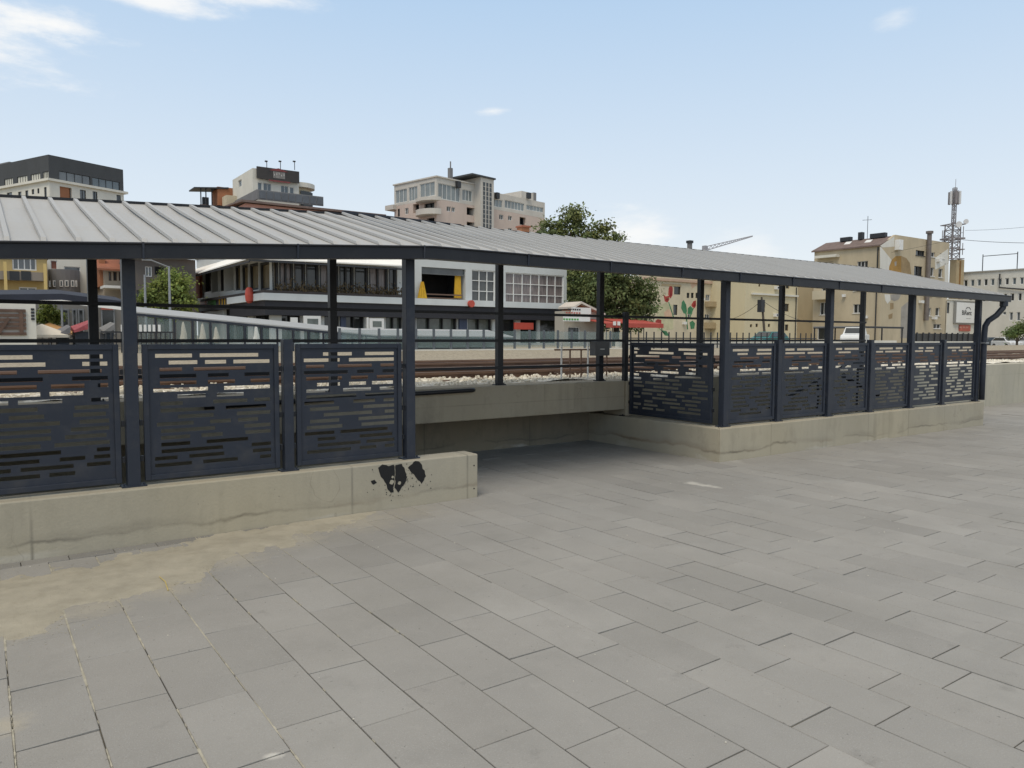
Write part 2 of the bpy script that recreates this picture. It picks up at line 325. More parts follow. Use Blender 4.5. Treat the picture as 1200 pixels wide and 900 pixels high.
def paving_extras(m):
    t = m.node_tree; b = t.nodes['Principled BSDF']; last = b.inputs['Base Color'].links[0].from_socket
    geo = t.nodes.new('ShaderNodeNewGeometry')
    def mixin(fac, colr):
        nonlocal last
        mx = t.nodes.new('ShaderNodeMix'); mx.data_type = 'RGBA'; t.links.new(fac, mx.inputs[0]); t.links.new(last, mx.inputs[6]); mx.inputs[7].default_value = (*colr, 1); last = mx.outputs[2]
    # fine grain, pale scuffs, small dark spots
    for (scale, lo, hi, amt, colr, det) in ((160, .55, .72, .5, (.40, .395, .375), 2), (7, .62, .74, .30, (.40, .385, .35), 10), (4.2, .62, .72, .35, (.15, .145, .135), 9), (38, .70, .74, .6, (.09, .085, .08), 2), (.55, .46, .70, .42, (.205, .198, .178), 5), (1.9, .52, .70, .30, (.21, .205, .19), 8), (75, .64, .72, .4, (.15, .145, .135), 3)):
        n = t.nodes.new('ShaderNodeTexNoise'); n.inputs['Scale'].default_value = scale; n.inputs['Detail'].default_value = det; n.inputs['Roughness'].default_value = .65; t.links.new(geo.outputs['Position'], n.inputs['Vector'])
        r = t.nodes.new('ShaderNodeMapRange'); t.links.new(n.outputs[0], r.inputs[0]); r.inputs[1].default_value = lo; r.inputs[2].default_value = hi; r.inputs[4].default_value = amt
        mixin(r.outputs[0], colr)
    # spilt cement by the corner, and cement washed along the wall foot
    for (px, py, sx, sy, ang, amt) in ((821, 568, .34, .10, 'line', .8), (1010, 515, .05, .5, 1.57, 0.), (650, 640, .1, .1, 0, 0.), (632, 873, .05, .05, 0, .0), (860, 540, .12, .25, .3, .25), (320, 886, .05, .03, .3, .9), (330, 612, .6, .05, 1.57, .0)):
        if amt == 0: continue
        cx, cy = gnd(px, py)
        if ang == 'line': q1, q2 = gnd(793, 563), gnd(850, 573); ang = -math.atan2(q2[1]-q1[1], q2[0]-q1[0])
        sb = t.nodes.new('ShaderNodeVectorMath'); sb.operation = 'SUBTRACT'; t.links.new(geo.outputs['Position'], sb.inputs[0]); sb.inputs[1].default_value = (cx, cy, 0)
        rt = t.nodes.new('ShaderNodeVectorRotate'); rt.rotation_type = 'Z_AXIS'; rt.inputs['Angle'].default_value = ang; t.links.new(sb.outputs[0], rt.inputs[0])
        ml = t.nodes.new('ShaderNodeVectorMath'); ml.operation = 'MULTIPLY'; t.links.new(rt.outputs[0], ml.inputs[0]); ml.inputs[1].default_value = (1/sx, 1/sy, 0)
        ln = t.nodes.new('ShaderNodeVectorMath'); ln.operation = 'LENGTH'; t.links.new(ml.outputs[0], ln.inputs[0])
        n = t.nodes.new('ShaderNodeTexNoise'); n.inputs['Scale'].default_value = 9; n.inputs['Detail'].default_value = 8; t.links.new(geo.outputs['Position'], n.inputs['Vector'])
        a = t.nodes.new('ShaderNodeMath'); a.operation = 'MULTIPLY_ADD'; t.links.new(n.outputs[0], a.inputs[0]); a.inputs[1].default_value = 1.6; t.links.new(ln.outputs['Value'], a.inputs[2])
        r = t.nodes.new('ShaderNodeMapRange'); t.links.new(a.outputs[0], r.inputs[0]); r.inputs[1].default_value = 1.7; r.inputs[2].default_value = 1.1; r.inputs[4].default_value = amt
        mixin(r.outputs[0], (.52, .50, .45))
    for (px, py, rad, amt) in ((20, 735, .34, .6), (110, 712, .3, .55), (200, 690, .3, .5), (270, 655, .36, .55), (345, 632, .4, .55), (420, 612, .5, .5), (475, 600, .5, .35), (8, 850, .14, .7)):     # thin dust off the sand drift
        cx, cy = gnd(px, py)
        sb = t.nodes.new('ShaderNodeVectorMath'); sb.operation = 'DISTANCE'; t.links.new(geo.outputs['Position'], sb.inputs[0]); sb.inputs[1].default_value = (cx, cy, 0)
        n = t.nodes.new('ShaderNodeTexNoise'); n.inputs['Scale'].default_value = 11; n.inputs['Detail'].default_value = 10; n.inputs['Roughness'].default_value = .75; t.links.new(geo.outputs['Position'], n.inputs['Vector'])
        a = t.nodes.new('ShaderNodeMath'); a.operation = 'MULTIPLY_ADD'; t.links.new(n.outputs[0], a.inputs[0]); a.inputs[1].default_value = rad*1.8; t.links.new(sb.outputs['Value'], a.inputs[2])
        r = t.nodes.new('ShaderNodeMapRange'); t.links.new(a.outputs[0], r.inputs[0]); r.inputs[1].default_value = rad*1.75; r.inputs[2].default_value = rad*1.0; r.inputs[4].default_value = amt
        mixin(r.outputs[0], (.39, .355, .28))
    t.links.new(last, b.inputs['Base Color'])
paving_extras(PAVEM)
tag(pav.build('paving', PAVEM), kind='structure')
# sandy bedding seen in the joints
SANDM = mat('bedding_sand', (.41, .375, .295), .95, .16, 4, .9, bscale=190, dirt=((.31, .28, .215), .6, 6))
JOINTM = mat('joint_grit', (.06, .056, .048), .95, .35, 2.5, dirt=((.25, .22, .15), .6, .8))
b = MB(); b.box(-30, 60, -30, 8.2, -.018, -.0085); b.box(S0, S1, 8.2, TW, -.018, -.0085)
tag(b.build('paving_bed', JOINTM), kind='structure')
# spilt sand over the slabs along the wall: a thin drift with a ragged edge
edge = [gnd(*p) for p in ((-120, 790), (0, 748), (55, 738), (75, 715), (138, 700), (190, 690), (225, 672), (262, 655), (300, 646), (332, 640), (352, 628), (415, 612), (440, 600))]
up = [gnd(*p) for p in ((440, 598), (400, 600), (330, 616), (270, 622), (210, 640), (150, 652), (100, 664), (40, 672), (0, 680), (-120, 712))]
spoly = edge + up
def sdf(x, y):
    d = 1e9; inside = False; n = len(spoly)
    for k in range(n):
        x1, y1 = spoly[k]; x2, y2 = spoly[(k+1) % n]
        dx, dy = x2-x1, y2-y1; tt = max(0, min(1, ((x-x1)*dx+(y-y1)*dy)/(dx*dx+dy*dy+1e-12)))
        d = min(d, math.hypot(x-x1-tt*dx, y-y1-tt*dy))
        if (y1 > y) != (y2 > y) and x < (x2-x1)*(y-y1)/(y2-y1)+x1: inside = not inside
    return d if inside else -d
sm = MB(); nx, ny = 230, 110; X0, X1, Y0, Y1 = -2.2, 3.4, 4.2, T0-.005
for j in range(ny+1):
    for i in range(nx+1):
        x = X0+(X1-X0)*i/nx; y = Y0+(Y1-Y0)*j/ny; d = sdf(x, y)
        h = min(.013, d*.045) + .0045*noise.noise(Vector((x*3, y*3, 1))) + .004*noise.noise(Vector((x*9, y*9, 4))) + .0025*noise.noise(Vector((x*30, y*30, 7)))
        sm.v.append((x, y, max(h, -.012)))
for j in range(ny):
    for i in range(nx):
        a = j*(nx+1)+i; q = (a, a+1, a+nx+2, a+nx+1)
        if max(sm.v[k][2] for k in q) > -.008: sm.f.append(q)
tag(sm.build('sand', SANDM, smooth=True), kind='stuff')
js = MB()     # sand swept into the joints near the drift, ragged and broken
for k in range(-5, 4):
    x = .965+PITCH_S*k; y = 1.0 if k < 2 else 3.6; reach = T0-.2
    while y < reach:
        dy = .03; wv = .0018+.0055*noise.noise(Vector((x*7, y*5, 3)))+.0035*noise.noise(Vector((x*3, y*23, 9))) - (.0035 if k > 0 else 0) + min(.004, .002*max(0, y-4))
        if wv > .001: js.hexa([(x-wv, y, -.016), (x+wv, y, -.016), (x+wv, y+dy, -.016), (x-wv, y+dy, -.016), (x-wv, y, .0012), (x+wv, y, .0012), (x+wv, y+dy, .0012), (x-wv, y+dy, .0012)])
        y += dy
tag(js.build('joint_sand', mat('pale_joint_sand', (.36, .335, .265), .95, .3, 14)), kind='stuff')
gr = MB()     # loose grains scattered off the edge of the drift
for _ in range(9000):
    x = random.uniform(-.6, 3.2); y = random.uniform(4.3, T0-.01); d = sdf(x, y)
    if d > .02 or random.random() > math.exp(d/.12): continue
    r = random.uniform(.0012, .0034); gr.hexa([(x-r, y-r, 0), (x+r, y-r, 0), (x+r, y+r, 0), (x-r, y+r, 0), (x-r*.6, y-r*.6, r*1.3), (x+r*.6, y-r*.5, r*1.3), (x+r*.5, y+r*.6, r*1.3), (x-r*.6, y+r*.5, r*1.3)])
tag(gr.build('sand_grains', SANDM), kind='stuff')
# small litter: straws, crumbs of mortar
lit = MB()
for _ in range(120):
    x = random.uniform(.2, 9); y = random.uniform(1.2, T0-.05); r = random.uniform(.0015, .0045)
    lit.hexa([(x-r, y-r, .001), (x+r, y-r*.6, .001), (x+r*.7, y+r, .001), (x-r, y+r, .001), (x-r*.6, y-r*.5, .001+r), (x+r*.6, y-r*.4, .001+r), (x+r*.5, y+r*.6, .001+r), (x-r*.5, y+r*.5, .001+r)])
tag(lit.build('mortar_crumbs', mat('mortar', (.55, .52, .45), .9)), kind='stuff')
st = MB(); a = gnd(187, 678); c = gnd(197, 693); st.tube([(a[0], a[1], .012), ((a[0]+c[0])/2+.01, (a[1]+c[1])/2, .02), (c[0], c[1], .006)], .003, 6)
tag(st.build('straw', mat('dry_straw', (.55, .43, .14), .8)), 'single yellow straw lying at the edge of the spilt sand', 'straw')

# ------------------------------------------------------------------ concrete walls
m = MB(); m.box(-9, S0, T0, T0+.26, -.3, HW)
wl = m.build('low_wall', CONC, bevel=.012)
tag(wl, 'low concrete wall with black paint blotches, carrying the tall slotted screens', 'wall')
m = MB(); m.hexa([(S1, T0, -.3), (S2, T0, -.3), (S2, T0+.26, -.3), (S1+.26, T0+.26, -.3), (S1, T0, HW), (S2, T0, HW), (S2, T0+.26, HW), (S1+.26, T0+.26, HW)])
m.hexa([(S1, T0, -.3), (S1+.26, T0+.26, -.3), (S1+.26, TW, -.3), (S1, TW, -.3), (S1, T0, HW), (S1+.26, T0+.26, HW), (S1+.26, TW, HW), (S1, TW, HW)])
tag(m.build('low_wall', CONC, bevel=.012), 'L shaped low concrete wall, its corner standing out into the paving', 'wall')
m = MB(); m.box(-9, S1+.06, TB, 8.8, ZC, ZB); m.box(S1+.06, S1+.24, TB-.03, 8.8, HW+.004, ZB-.003)
m.box(S1+.24, 16.2, TB, 8.8, -.3, ZB)
m.box(-9, S1+.06, 8.8, 9.3, ZC+.02, ZB-.1)
tag(m.build('retaining_beam', CONC_B, bevel=.012), 'long concrete beam bridging the dark recess below the track railing', 'beam')
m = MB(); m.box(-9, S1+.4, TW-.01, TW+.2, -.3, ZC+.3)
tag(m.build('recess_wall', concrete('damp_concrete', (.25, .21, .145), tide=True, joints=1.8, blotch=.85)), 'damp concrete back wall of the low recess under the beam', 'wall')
m = MB(); m.box(16.203, 75, 8.2, 8.5, -.3, 1.01)
tag(m.build('retaining_wall', CONC_W, bevel=.01), 'pale block retaining wall running on past the end of the shelter', 'wall')
# graffiti blotches: thick sprayed paint on the wall face
def blotch(pts, seed):
    out = []; n = len(pts)
    for k in range(n):
        (ax, az), (bx, bz) = pts[k], pts[(k+1) % n]
        for q in range(6):
            u = q/6; x = ax+(bx-ax)*u; z = az+(bz-az)*u
            out.append((x+.012*noise.noise(Vector((x*22, z*22, seed))), z+.012*noise.noise(Vector((x*22, z*22, seed+9)))))
    return out
bl = MB()
for k, pts in enumerate((((443, 548), (448, 544), (455, 546), (461, 544), (462.5, 552), (462, 563), (460.5, 577), (457, 578), (452, 566), (446, 558)), ((463.5, 545), (470, 543), (474.5, 551), (477.5, 560), (473, 569), (466, 577), (463, 572), (463.2, 556)), ((478, 548), (487, 540), (491, 541), (497, 550), (499, 558), (494, 567), (488, 560), (481, 552)), ((435, 563), (439, 562), (441, 566), (438, 568)))):
    w2 = [on_t(px, py, T0) for px, py in pts]
    bl.prism(blotch(w2, k), lambda a, b2, d: (a, d, b2), T0-.0025, T0+.001)
rs_ = random.Random(4)
for _ in range(150):      # overspray specks
    px = rs_.gauss(468, 15); py = rs_.gauss(561, 10); x, z = on_t(px, py, T0); r = rs_.uniform(.0015, .006)
    if .03 < z < HW-.02: bl.prism([(x+r*math.cos(q*1.05), z+r*math.sin(q*1.05)) for q in range(6)], lambda a, b2, d: (a, d, b2), T0-.0022, T0+.001)
gb = bl.build('paint_blotch', BLACKP, wl); gb['label'] = 'black sprayed blotches on the wall face'
# the scratched pale marks within the blotch
bl = MB()
for (px, py, r) in ((459, 565, 3.2), (468, 566, 2.4), (460, 559, 1.7)):
    x, z = on_t(px, py, T0); r *= .0072
    bl.prism([(x+r*math.cos(q*.7)*(1+.3*math.sin(q*3)), z+r*math.sin(q*.7)) for q in range(9)], lambda a, b2, d: (a, d, b2), T0-.0045, T0-.003)
bl.build('scratch_mark', CONC, gb)

for (px, py) in ((555.5, 545.5), (555.5, 572.5)):
    x, z = on_t(px, py, T0); bl = MB(); bl.prism([(x+.008*math.cos(q*.7), z+.008*math.sin(q*.7)) for q in range(9)], lambda a, b2, d: (a, d, b2), T0-.0015, T0+.001); bl.build('tie_hole', VOIDM, wl)  # flat black discs painted for the shade in the holes
# black pipe lying on the beam
m = MB(); x0, z0 = on_t(488, 462, TB-.04); x1, z1 = on_t(556, 459, TB-.04); zz = ZB-.035
m.tube([(x0-2.5, TB-.05, zz-.05), (x0, TB-.05, zz-.01), (x1-.05, TB-.05, zz), (x1, TB-.02, zz), (x1+.02, TB+.02, zz)], .028, 10)
tag(m.build('drain_pipe', BLACKP, smooth=True), 'black pipe fixed along the top edge of the concrete beam', 'pipe')

# ================================================================== THE SHELTER
TE, TR = 6.335, 8.78
def ze(s): return 2.50 + (s-3.5)*.0615 if s < 3.5 else 2.50-.0035*(s-3.5)
def zr(s): return 3.115 + (s-3.6)*.047 if s < 3.6 else 3.125-.001*(s-3.6)
SA, SB = -5.0, 15.98
def zroof(s, t): return ze(s)+(zr(s)-ze(s))*(t-TE)/(TR-TE)
sh = empty('covered_walkway', (0, 0, 0), 0, 'long open shelter with a ribbed grey sheet roof on dark steel posts', 'shelter')
m = MB()
cuts = [SA, 3.52, SB]
for a, b2 in zip(cuts, cuts[1:]):
    m.hexa([(a, TE, ze(a)-.03), (b2, TE, ze(b2)-.03), (b2, TR, zr(b2)-.03), (a, TR, zr(a)-.03), (a, TE, ze(a)), (b2, TE, ze(b2)), (b2, TR, zr(b2)), (a, TR, zr(a))])
k = math.ceil((SA+.05)/.2185)
while k*.2185+.12 < SB-.05:
    s = k*.2185+.190; k += 1
    h = .025
    p = []
    for (dx, dz) in ((-.019, .0006), (-.016, h), (.016, h), (.019, .0006)):
        p.append((dx, dz))
    i = len(m.v)
    for t, q_ in ((TE+.004, .1), (TE+.05, 1), (TR+.004, 1)):
        for dx, dz in p: m.v.append((s+dx, t, zroof(s, t)+dz*q_+.0004))
    for o_ in (0, 4): m.f += [(i+o_, i+1+o_, i+5+o_, i+4+o_), (i+1+o_, i+2+o_, i+6+o_, i+5+o_), (i+2+o_, i+3+o_, i+7+o_, i+6+o_)]
    m.f += [(i, i+3, i+2, i+1), (i+8, i+9, i+10, i+11)]
m.build('roof_sheet', ROOFM, sh)
m = MB()      # upstand closing the top edge, dark between the ribs
for a, b2 in zip(cuts, cuts[1:]):
    m.hexa([(a, TR+.006, zr(a)-.08), (b2, TR+.006, zr(b2)-.08), (b2, TR+.03, zr(b2)-.08), (a, TR+.03, zr(a)-.08), (a, TR+.006, zr(a)+.030), (b2, TR+.006, zr(b2)+.030), (b2, TR+.03, zr(b2)+.030), (a, TR+.03, zr(a)+.030)])
m.build('ridge_flashing', STEEL_IN, sh)
m = MB()      # loose flashing strip standing a little above the ridge
s0_, s1_ = on_t(402, 248, TR+.05)[0], on_t(540, 264, TR+.05)[0]
m.hexa([(s0_, TR+.035, zr(s0_)), (s1_, TR+.035, zr(s1_)-.02), (s1_, TR+.09, zr(s1_)-.02), (s0_, TR+.09, zr(s0_)), (s0_, TR+.035, zr(s0_)+.052), (s1_, TR+.035, zr(s1_)+.034), (s1_, TR+.09, zr(s1_)+.034), (s0_, TR+.09, zr(s0_)+.052)])
m.build('loose_flashing', STEEL, sh)
m = MB()      # gutter: box channel along the eave
GT0, GT1 = TE-.075, TE+.012
cuts2 = [SA, 3.52, SB+.02]
for a, b2 in zip(cuts2, cuts2[1:]):
    for (t0, t1, z0, z1) in ((GT0, GT0+.008, -.125, -.012), (GT0+.008, GT1, -.125, -.117)):
        m.hexa([(a, t0, ze(a)+z0), (b2, t0, ze(b2)+z0), (b2, t1, ze(b2)+z0), (a, t1, ze(a)+z0), (a, t0, ze(a)+z1), (b2, t0, ze(b2)+z1), (b2, t1, ze(b2)+z1), (a, t1, ze(a)+z1)])
    m.tube([(a, GT0-.004, ze(a)-.014), (b2, GT0-.004, ze(b2)-.014)], .010, 8)
m.box(SB+.02, SB+.028, GT0, GT1, ze(SB)-.125, ze(SB)-.012)
gut = m.build('gutter', GUTTER, sh)
for px in (-60, 168, 349, 497, 619, 716, 800, 868, 930, 985, 1035):
    s = on_t(px, 300, GT0)[0]; m = MB(); m.hexa([(s-.007, GT0-.005, ze(s-.012)-.129), (s+.007, GT0-.005, ze(s+.012)-.129), (s+.007, GT0-.001, ze(s)-.129), (s-.007, GT0-.001, ze(s)-.129), (s-.007, GT0-.016, ze(s)-.004), (s+.007, GT0-.016, ze(s)-.004), (s+.007, GT0-.001, ze(s)-.004), (s-.007, GT0-.001, ze(s)-.004)])
    m.build('gutter_joint', STEEL, gut)
m = MB()      # inner gutter board and purlins under the sheet
for a, b2 in zip(cuts, cuts[1:]):
    for (t, hh, wd) in ((6.58, .10, .07), (7.65, .08, .05), (8.5, .10, .07), (TE+.045, .10, .03)):
        za, zb_ = zroof(a, t)-.034, zroof(b2, t)-.034
        m.hexa([(a, t-wd/2, za-hh), (b2, t-wd/2, zb_-hh), (b2, t+wd/2, zb_-hh), (a, t+wd/2, za-hh), (a, t-wd/2, za), (b2, t-wd/2, zb_), (b2, t+wd/2, zb_), (a, t+wd/2, za)])
m.build('purlin', STEEL_IN, sh)
NEAR_FULL = [-1.47, .978, 3.433, 8.150, 10.573, 13.015, 15.47]
NEAR_SHORT = [-.27, 2.229, 9.321, 11.749, 14.156]
FAR = [-1.5, .94, 3.422, 5.80, 7.631, 9.859, 12.079, 14.8]
def post(s, t, z0, z1, wd, m_, mb_name='post', par=sh, plate=True, face=0):
    q = MB(); q.box(s-wd/2, s+wd/2, t-wd/2, t+wd/2, z0, z1)
    o = q.build(mb_name, m_, par, bevel=.006)
    if plate:
        p = MB(); p.box(s-wd*.95, s+wd*.95, t-wd*.62, t+wd*.62, z0-.001, z0+.012)
        for dx in (-1, 1): p.tube([(s+dx*wd*.75, t-wd*.3, z0+.01), (s+dx*wd*.75, t-wd*.3, z0+.03)], .009, 6)
        p.build('base_plate', m_, o)
    return o
for s in NEAR_FULL: post(s, 6.60, HW, zroof(s, 6.6)-.13, .095, STEEL)
for s in NEAR_SHORT: post(s, 6.60, HW, 1.615, .085, STEEL)
for s in FAR: post(s, 8.5, ZB, zroof(s, 8.5)-.13, .085, STEEL_IN)
post(8.02, 8.36, HW, 2.02, .07, STEEL_IN)
for s in NEAR_FULL:
    m = MB(); m.hexa([(s-.035, 6.64, zroof(s, 6.64)-.132), (s+.035, 6.64, zroof(s, 6.64)-.132), (s+.035, 8.46, zroof(s, 8.46)-.132), (s-.035, 8.46, zroof(s, 8.46)-.132), (s-.035, 6.64, zroof(s, 6.64)-.06), (s+.035, 6.64, zroof(s, 6.64)-.06), (s+.035, 8.46, zroof(s, 8.46)-.06), (s-.035, 8.46, zroof(s, 8.46)-.06)])
    m.build('rafter', STEEL_IN, sh)
m = MB()      # downpipe from the gutter end, swept back to the last post
zg = ze(15.9)-.12
m.tube([(15.80, 6.30, zg+.02), (15.80, 6.30, zg-.05), (15.79, 6.31, zg-.12), (15.70, 6.38, zg-.26), (15.62, 6.48, zg-.36), (15.58, 6.515, zg-.46), (15.57, 6.52, zg-.60), (15.57, 6.52, 1.0), (15.57, 6.52, HW+.03)], .052, 14)
dp = m.build('downpipe', STEEL, sh, smooth=True)
m = MB(); m.box(15.50, 15.635, 6.455, 6.60, 1.545, 1.57); m.build('pipe_bracket', GALV, dp)
m = MB(); m.tube([(15.80, 6.30, zg-.0), (15.80, 6.30, zg-.09)], .07, 14); m.build('gutter_outlet', STEEL, dp)

# perforated screens
def screen(s0, s1, t, z0, z1, label, alongt=False, t0=None, t1=None, seed=0):
    rnd = random.Random(seed); L = (s1-s0) if not alongt else (t1-t0)
    o = empty('slotted_screen', (s0, t, z0), 0, label, 'screen', 'slotted steel screens of the shelter')
    if alongt: o.location = (s0, t0, z0); o.rotation_euler = (0, 0, math.pi/2)
    Hh = z1-z0; fw = .042; y0, y1 = -.018, .018
    m = MB(); m.box(0, fw, y0, y1, 0, Hh); m.box(L-fw, L, y0, y1, 0, Hh); m.box(fw, L-fw, y0, y1, 0, fw); m.box(fw, L-fw, y0, y1, Hh-fw, Hh)
    m.build('frame', STEEL, o, bevel=.004)
    m = MB(); n = 17; top = Hh-fw-.035; bot = fw+.03; pitch = (top-bot)/n; sl = .031
    a0, a1 = fw, L-fw; q0, q1 = -.002, .002
    m.box(a0, a1, q0, q1, fw, bot); m.box(a0, a1, q0, q1, top, Hh-fw)
    for r in range(n):
        zt = top-r*pitch; m.box(a0, a1, q0, q1, zt-pitch, zt-sl)
        x = a0+.035+rnd.choice((0, .02, .05, .12, .18)); prev = a0
        while x < a1-.08:
            ln = min(rnd.choice((.17, .22, .28, .34, .42, .48)), a1-.035-x)
            if ln < .06: break
            m.box(prev, x, q0, q1, zt-sl, zt); prev = x+ln; x = prev+rnd.choice((.06, .09, .13, .19, .24))
        m.box(prev, a1, q0, q1, zt-sl, zt)
    m.build('slotted_sheet', STEEL, o)
    for z in (.16, Hh/2-.1, Hh-.24):
        for x in (-.028, L+.006):
            c = MB(); c.box(x, x+.022, -.012, .012, z, z+.045); c.build('clip', STEEL_IN, o)
ZP0, ZP1 = HW+.035, 1.575
lab = ['slotted screen at the left edge of the photo, cut off by the frame', 'slotted screen between the first tall post and the first short post', 'slotted screen next to the wall end with the black paint blotches below']
for k, (a, b2) in enumerate(((-.19, .895), (1.062, 2.152), (2.305, 3.35))): screen(a, b2, 6.60, ZP0, ZP1, lab[k], seed=k+3)
screen(-1.38, -.35, 6.60, ZP0, ZP1, 'slotted screen wholly beyond the left edge of the photo', seed=91)
screen(8.045, 0, 0, ZP0, ZP1-.01, 'slotted screen turned inwards, on the short side of the L shaped wall', alongt=True, t0=6.70, t1=8.27, seed=11)
labs = ['first long side screen right of the wall corner, beside the corner post', 'second long side screen from the wall corner, with a handrail slanting behind it', 'third long side screen from the wall corner, in front of the white pickup', 'fourth long side screen from the wall corner, ahead of a tall post', 'second to last long side screen, between a tall and a short post', 'last long side screen, beside the downpipe']
rp = sorted([8.150, 10.573, 13.015, 15.47]+[9.321, 11.749, 14.156])
for k, (a, b2) in enumerate(zip(rp, rp[1:])): screen(a+.075, b2-.075, 6.60, ZP0, ZP1-.01, labs[k], seed=k+21)
# stair handrails inside the shelter
hr = empty('stair_handrail', (0, 0, 0), 0, 'dark sloping handrail behind the slotted screens of the right bay', 'handrail')
m = MB(); m.tube([(10.2, 7.35, .55), (12.4, 7.35, 1.2), (13.0, 7.35, 1.2)], .024, 8); m.build('rail', STEEL_IN, hr)
for s, z in ((10.4, .6), (11.5, .93), (12.7, 1.2)):
    m = MB(); m.tube([(s, 7.35, 0), (s, 7.35, z)], .02, 8); m.build('leg', STEEL_IN, hr)
m = MB(); m.tube([(13.0, 7.8, .95), (14.2, 7.8, .55)], .05, 8); m.build('rail', STEEL_IN, hr)

# railing on the beam
rl = empty('track_railing', (0, 0, 0), 0, 'black three bar railing on the concrete beam facing the tracks', 'railing')
for z in (1.225, 1.59, 1.955):
    m = MB(); m.box(-9, 14.84, 8.435, 8.457, z-.018, z+.018); m.build('rail', STEEL_IN, rl)
jb = empty('junction_box', (0, 0, 0), 0, 'grey metal junction box mounted on a shelter post by the tracks', 'box')
x, z = on_t(701, 408, 8.4)
m = MB(); m.box(x-.14, x+.14, 8.30, 8.433, 1.37, 1.578); m.build('casing', mat('grey_box_paint', (.10, .10, .10), .6, .1), jb, bevel=.006)
m = MB(); m.box(x-.05, x+.03, 8.292, 8.2995, 1.46, 1.472); m.build('latch', WHITEM, jb)

# ================================================================== TRACKS
BALM = mat('ballast', (.40, .36, .28), .95, .3, 6, .8, bscale=26, dirt=((.20, .14, .09), .75, 1.1))
t_ = BALM.node_tree; b_ = t_.nodes['Principled BSDF']; last = b_.inputs['Base Color'].links[0].from_socket
geo = t_.nodes.new('ShaderNodeNewGeometry'); sx_ = t_.nodes.new('ShaderNodeSeparateXYZ'); t_.links.new(geo.outputs['Position'], sx_.inputs[0])
for (lo, hi, c_, am) in ((10.9, 10.0, (.80, .755, .65), .92), (17.2, 19., (.31, .265, .19), .85)):     # clean stone near the beam, paled as if sunlit; trodden earth beyond second track
    r_ = t_.nodes.new('ShaderNodeMapRange'); t_.links.new(sx_.outputs['Y'], r_.inputs[0]); r_.inputs[1].default_value = lo; r_.inputs[2].default_value = hi; r_.inputs[4].default_value = am
    mx = t_.nodes.new('ShaderNodeMix'); mx.data_type = 'RGBA'; t_.links.new(r_.outputs[0], mx.inputs[0]); t_.links.new(last, mx.inputs[6]); mx.inputs[7].default_value = (*c_, 1); last = mx.outputs[2]
sp = t_.nodes.new('ShaderNodeTexVoronoi'); sp.inputs['Scale'].default_value = 17; t_.links.new(geo.outputs['Position'], sp.inputs['Vector'])
hs = t_.nodes.new('ShaderNodeVectorMath'); hs.operation = 'SCALE'; t_.links.new(last, hs.inputs[0])
sr = t_.nodes.new('ShaderNodeSeparateColor'); t_.links.new(sp.outputs['Color'], sr.inputs[0]); rr = t_.nodes.new('ShaderNodeMapRange'); t_.links.new(sr.outputs[0], rr.inputs[0]); rr.inputs[3].default_value = .62; rr.inputs[4].default_value = 1.25
t_.links.new(rr.outputs[0], hs.inputs['Scale']); t_.links.new(hs.outputs[0], b_.inputs['Base Color'])
m = MB(); xs = [-12+.2*i for i in range(260)] + [40+2.*i for i in range(50)]; ys = [8.8+.12*i for i in range(80)] + [18.4+.8*i for i in range(18)]
for y in ys:
    for x in xs:
        h = GZ+.03 + .035*noise.noise(Vector((x*1.3, y*1.3, 0))) + .028*noise.noise(Vector((x*6, y*6, 2)))*(1 if y < 18 else .4)
        if y < 9.6: h += .06*max(0, noise.noise(Vector((x*1.1, y*1.4, 5)))) + .015
        m.v.append((x, y, h))
W_ = len(xs)
for j in range(len(ys)-1):
    for i in range(W_-1): a = j*W_+i; m.f.append((a, a+1, a+W_+1, a+W_))
tag(m.build('ballast', BALM), kind='stuff')
m = MB()
for _ in range(5200):
    x = random.uniform(-3, 26); y = 8.95+abs(random.gauss(0, .75)); r = random.uniform(.010, .028); z = GZ+.05+.06*max(0, noise.noise(Vector((x*1.1, y*1.4, 5))))
    def j_(): return random.uniform(.6, 1.2)*r
    m.hexa([(x-j_(), y-j_(), z-r), (x+j_(), y-j_(), z-r), (x+j_(), y+j_(), z-r), (x-j_(), y+j_(), z-r), (x-j_()*.7, y-j_()*.7, z+r*random.uniform(.4, 1)), (x+j_()*.7, y-j_()*.7, z+r*random.uniform(.4, 1)), (x+j_()*.7, y+j_()*.7, z+r*random.uniform(.4, 1)), (x-j_()*.7, y+j_()*.7, z+r*random.uniform(.4, 1))])
tag(m.build('ballast_stones', mat('limestone_chips', (.74, .69, .585), .9, .45, 9)), kind='stuff')
def track(tc_, label):
    o = empty('railway_track', (0, tc_, GZ), 0, label, 'track', 'rusty railway tracks behind the shelter')
    for dy in (-.75, .75):
        m = MB(); z0 = -.03
        for (w2, za, zb_) in ((.07, 0, .022), (.012, .022, .13), (.036, .13, .17)): m.box(-30, 130, dy-w2, dy+w2, z0+za, z0+zb_)
        r_ = m.build('rail', RUST, o)
        h = MB(); h.box(-30, 130, dy-.025, dy+.025, z0+.1705, z0+.173); h.build('rail_head', RAILTOP, r_)
    m = MB(); m.box(-.13, .13, -1.25, 1.25, -.15, .045); first = m.build('sleeper', SLEEPER, o, bevel=.01); first.location.x = -4
    for k in range(1, 90): copy_part(first, o, (-4+.62*k, random.uniform(-.03, .03), random.uniform(-.008, .0)))
track(11.3, 'rusty railway track nearest the shelter railing')
track(15.0, 'rusty railway track farther from the shelter, before the trodden earth strip')
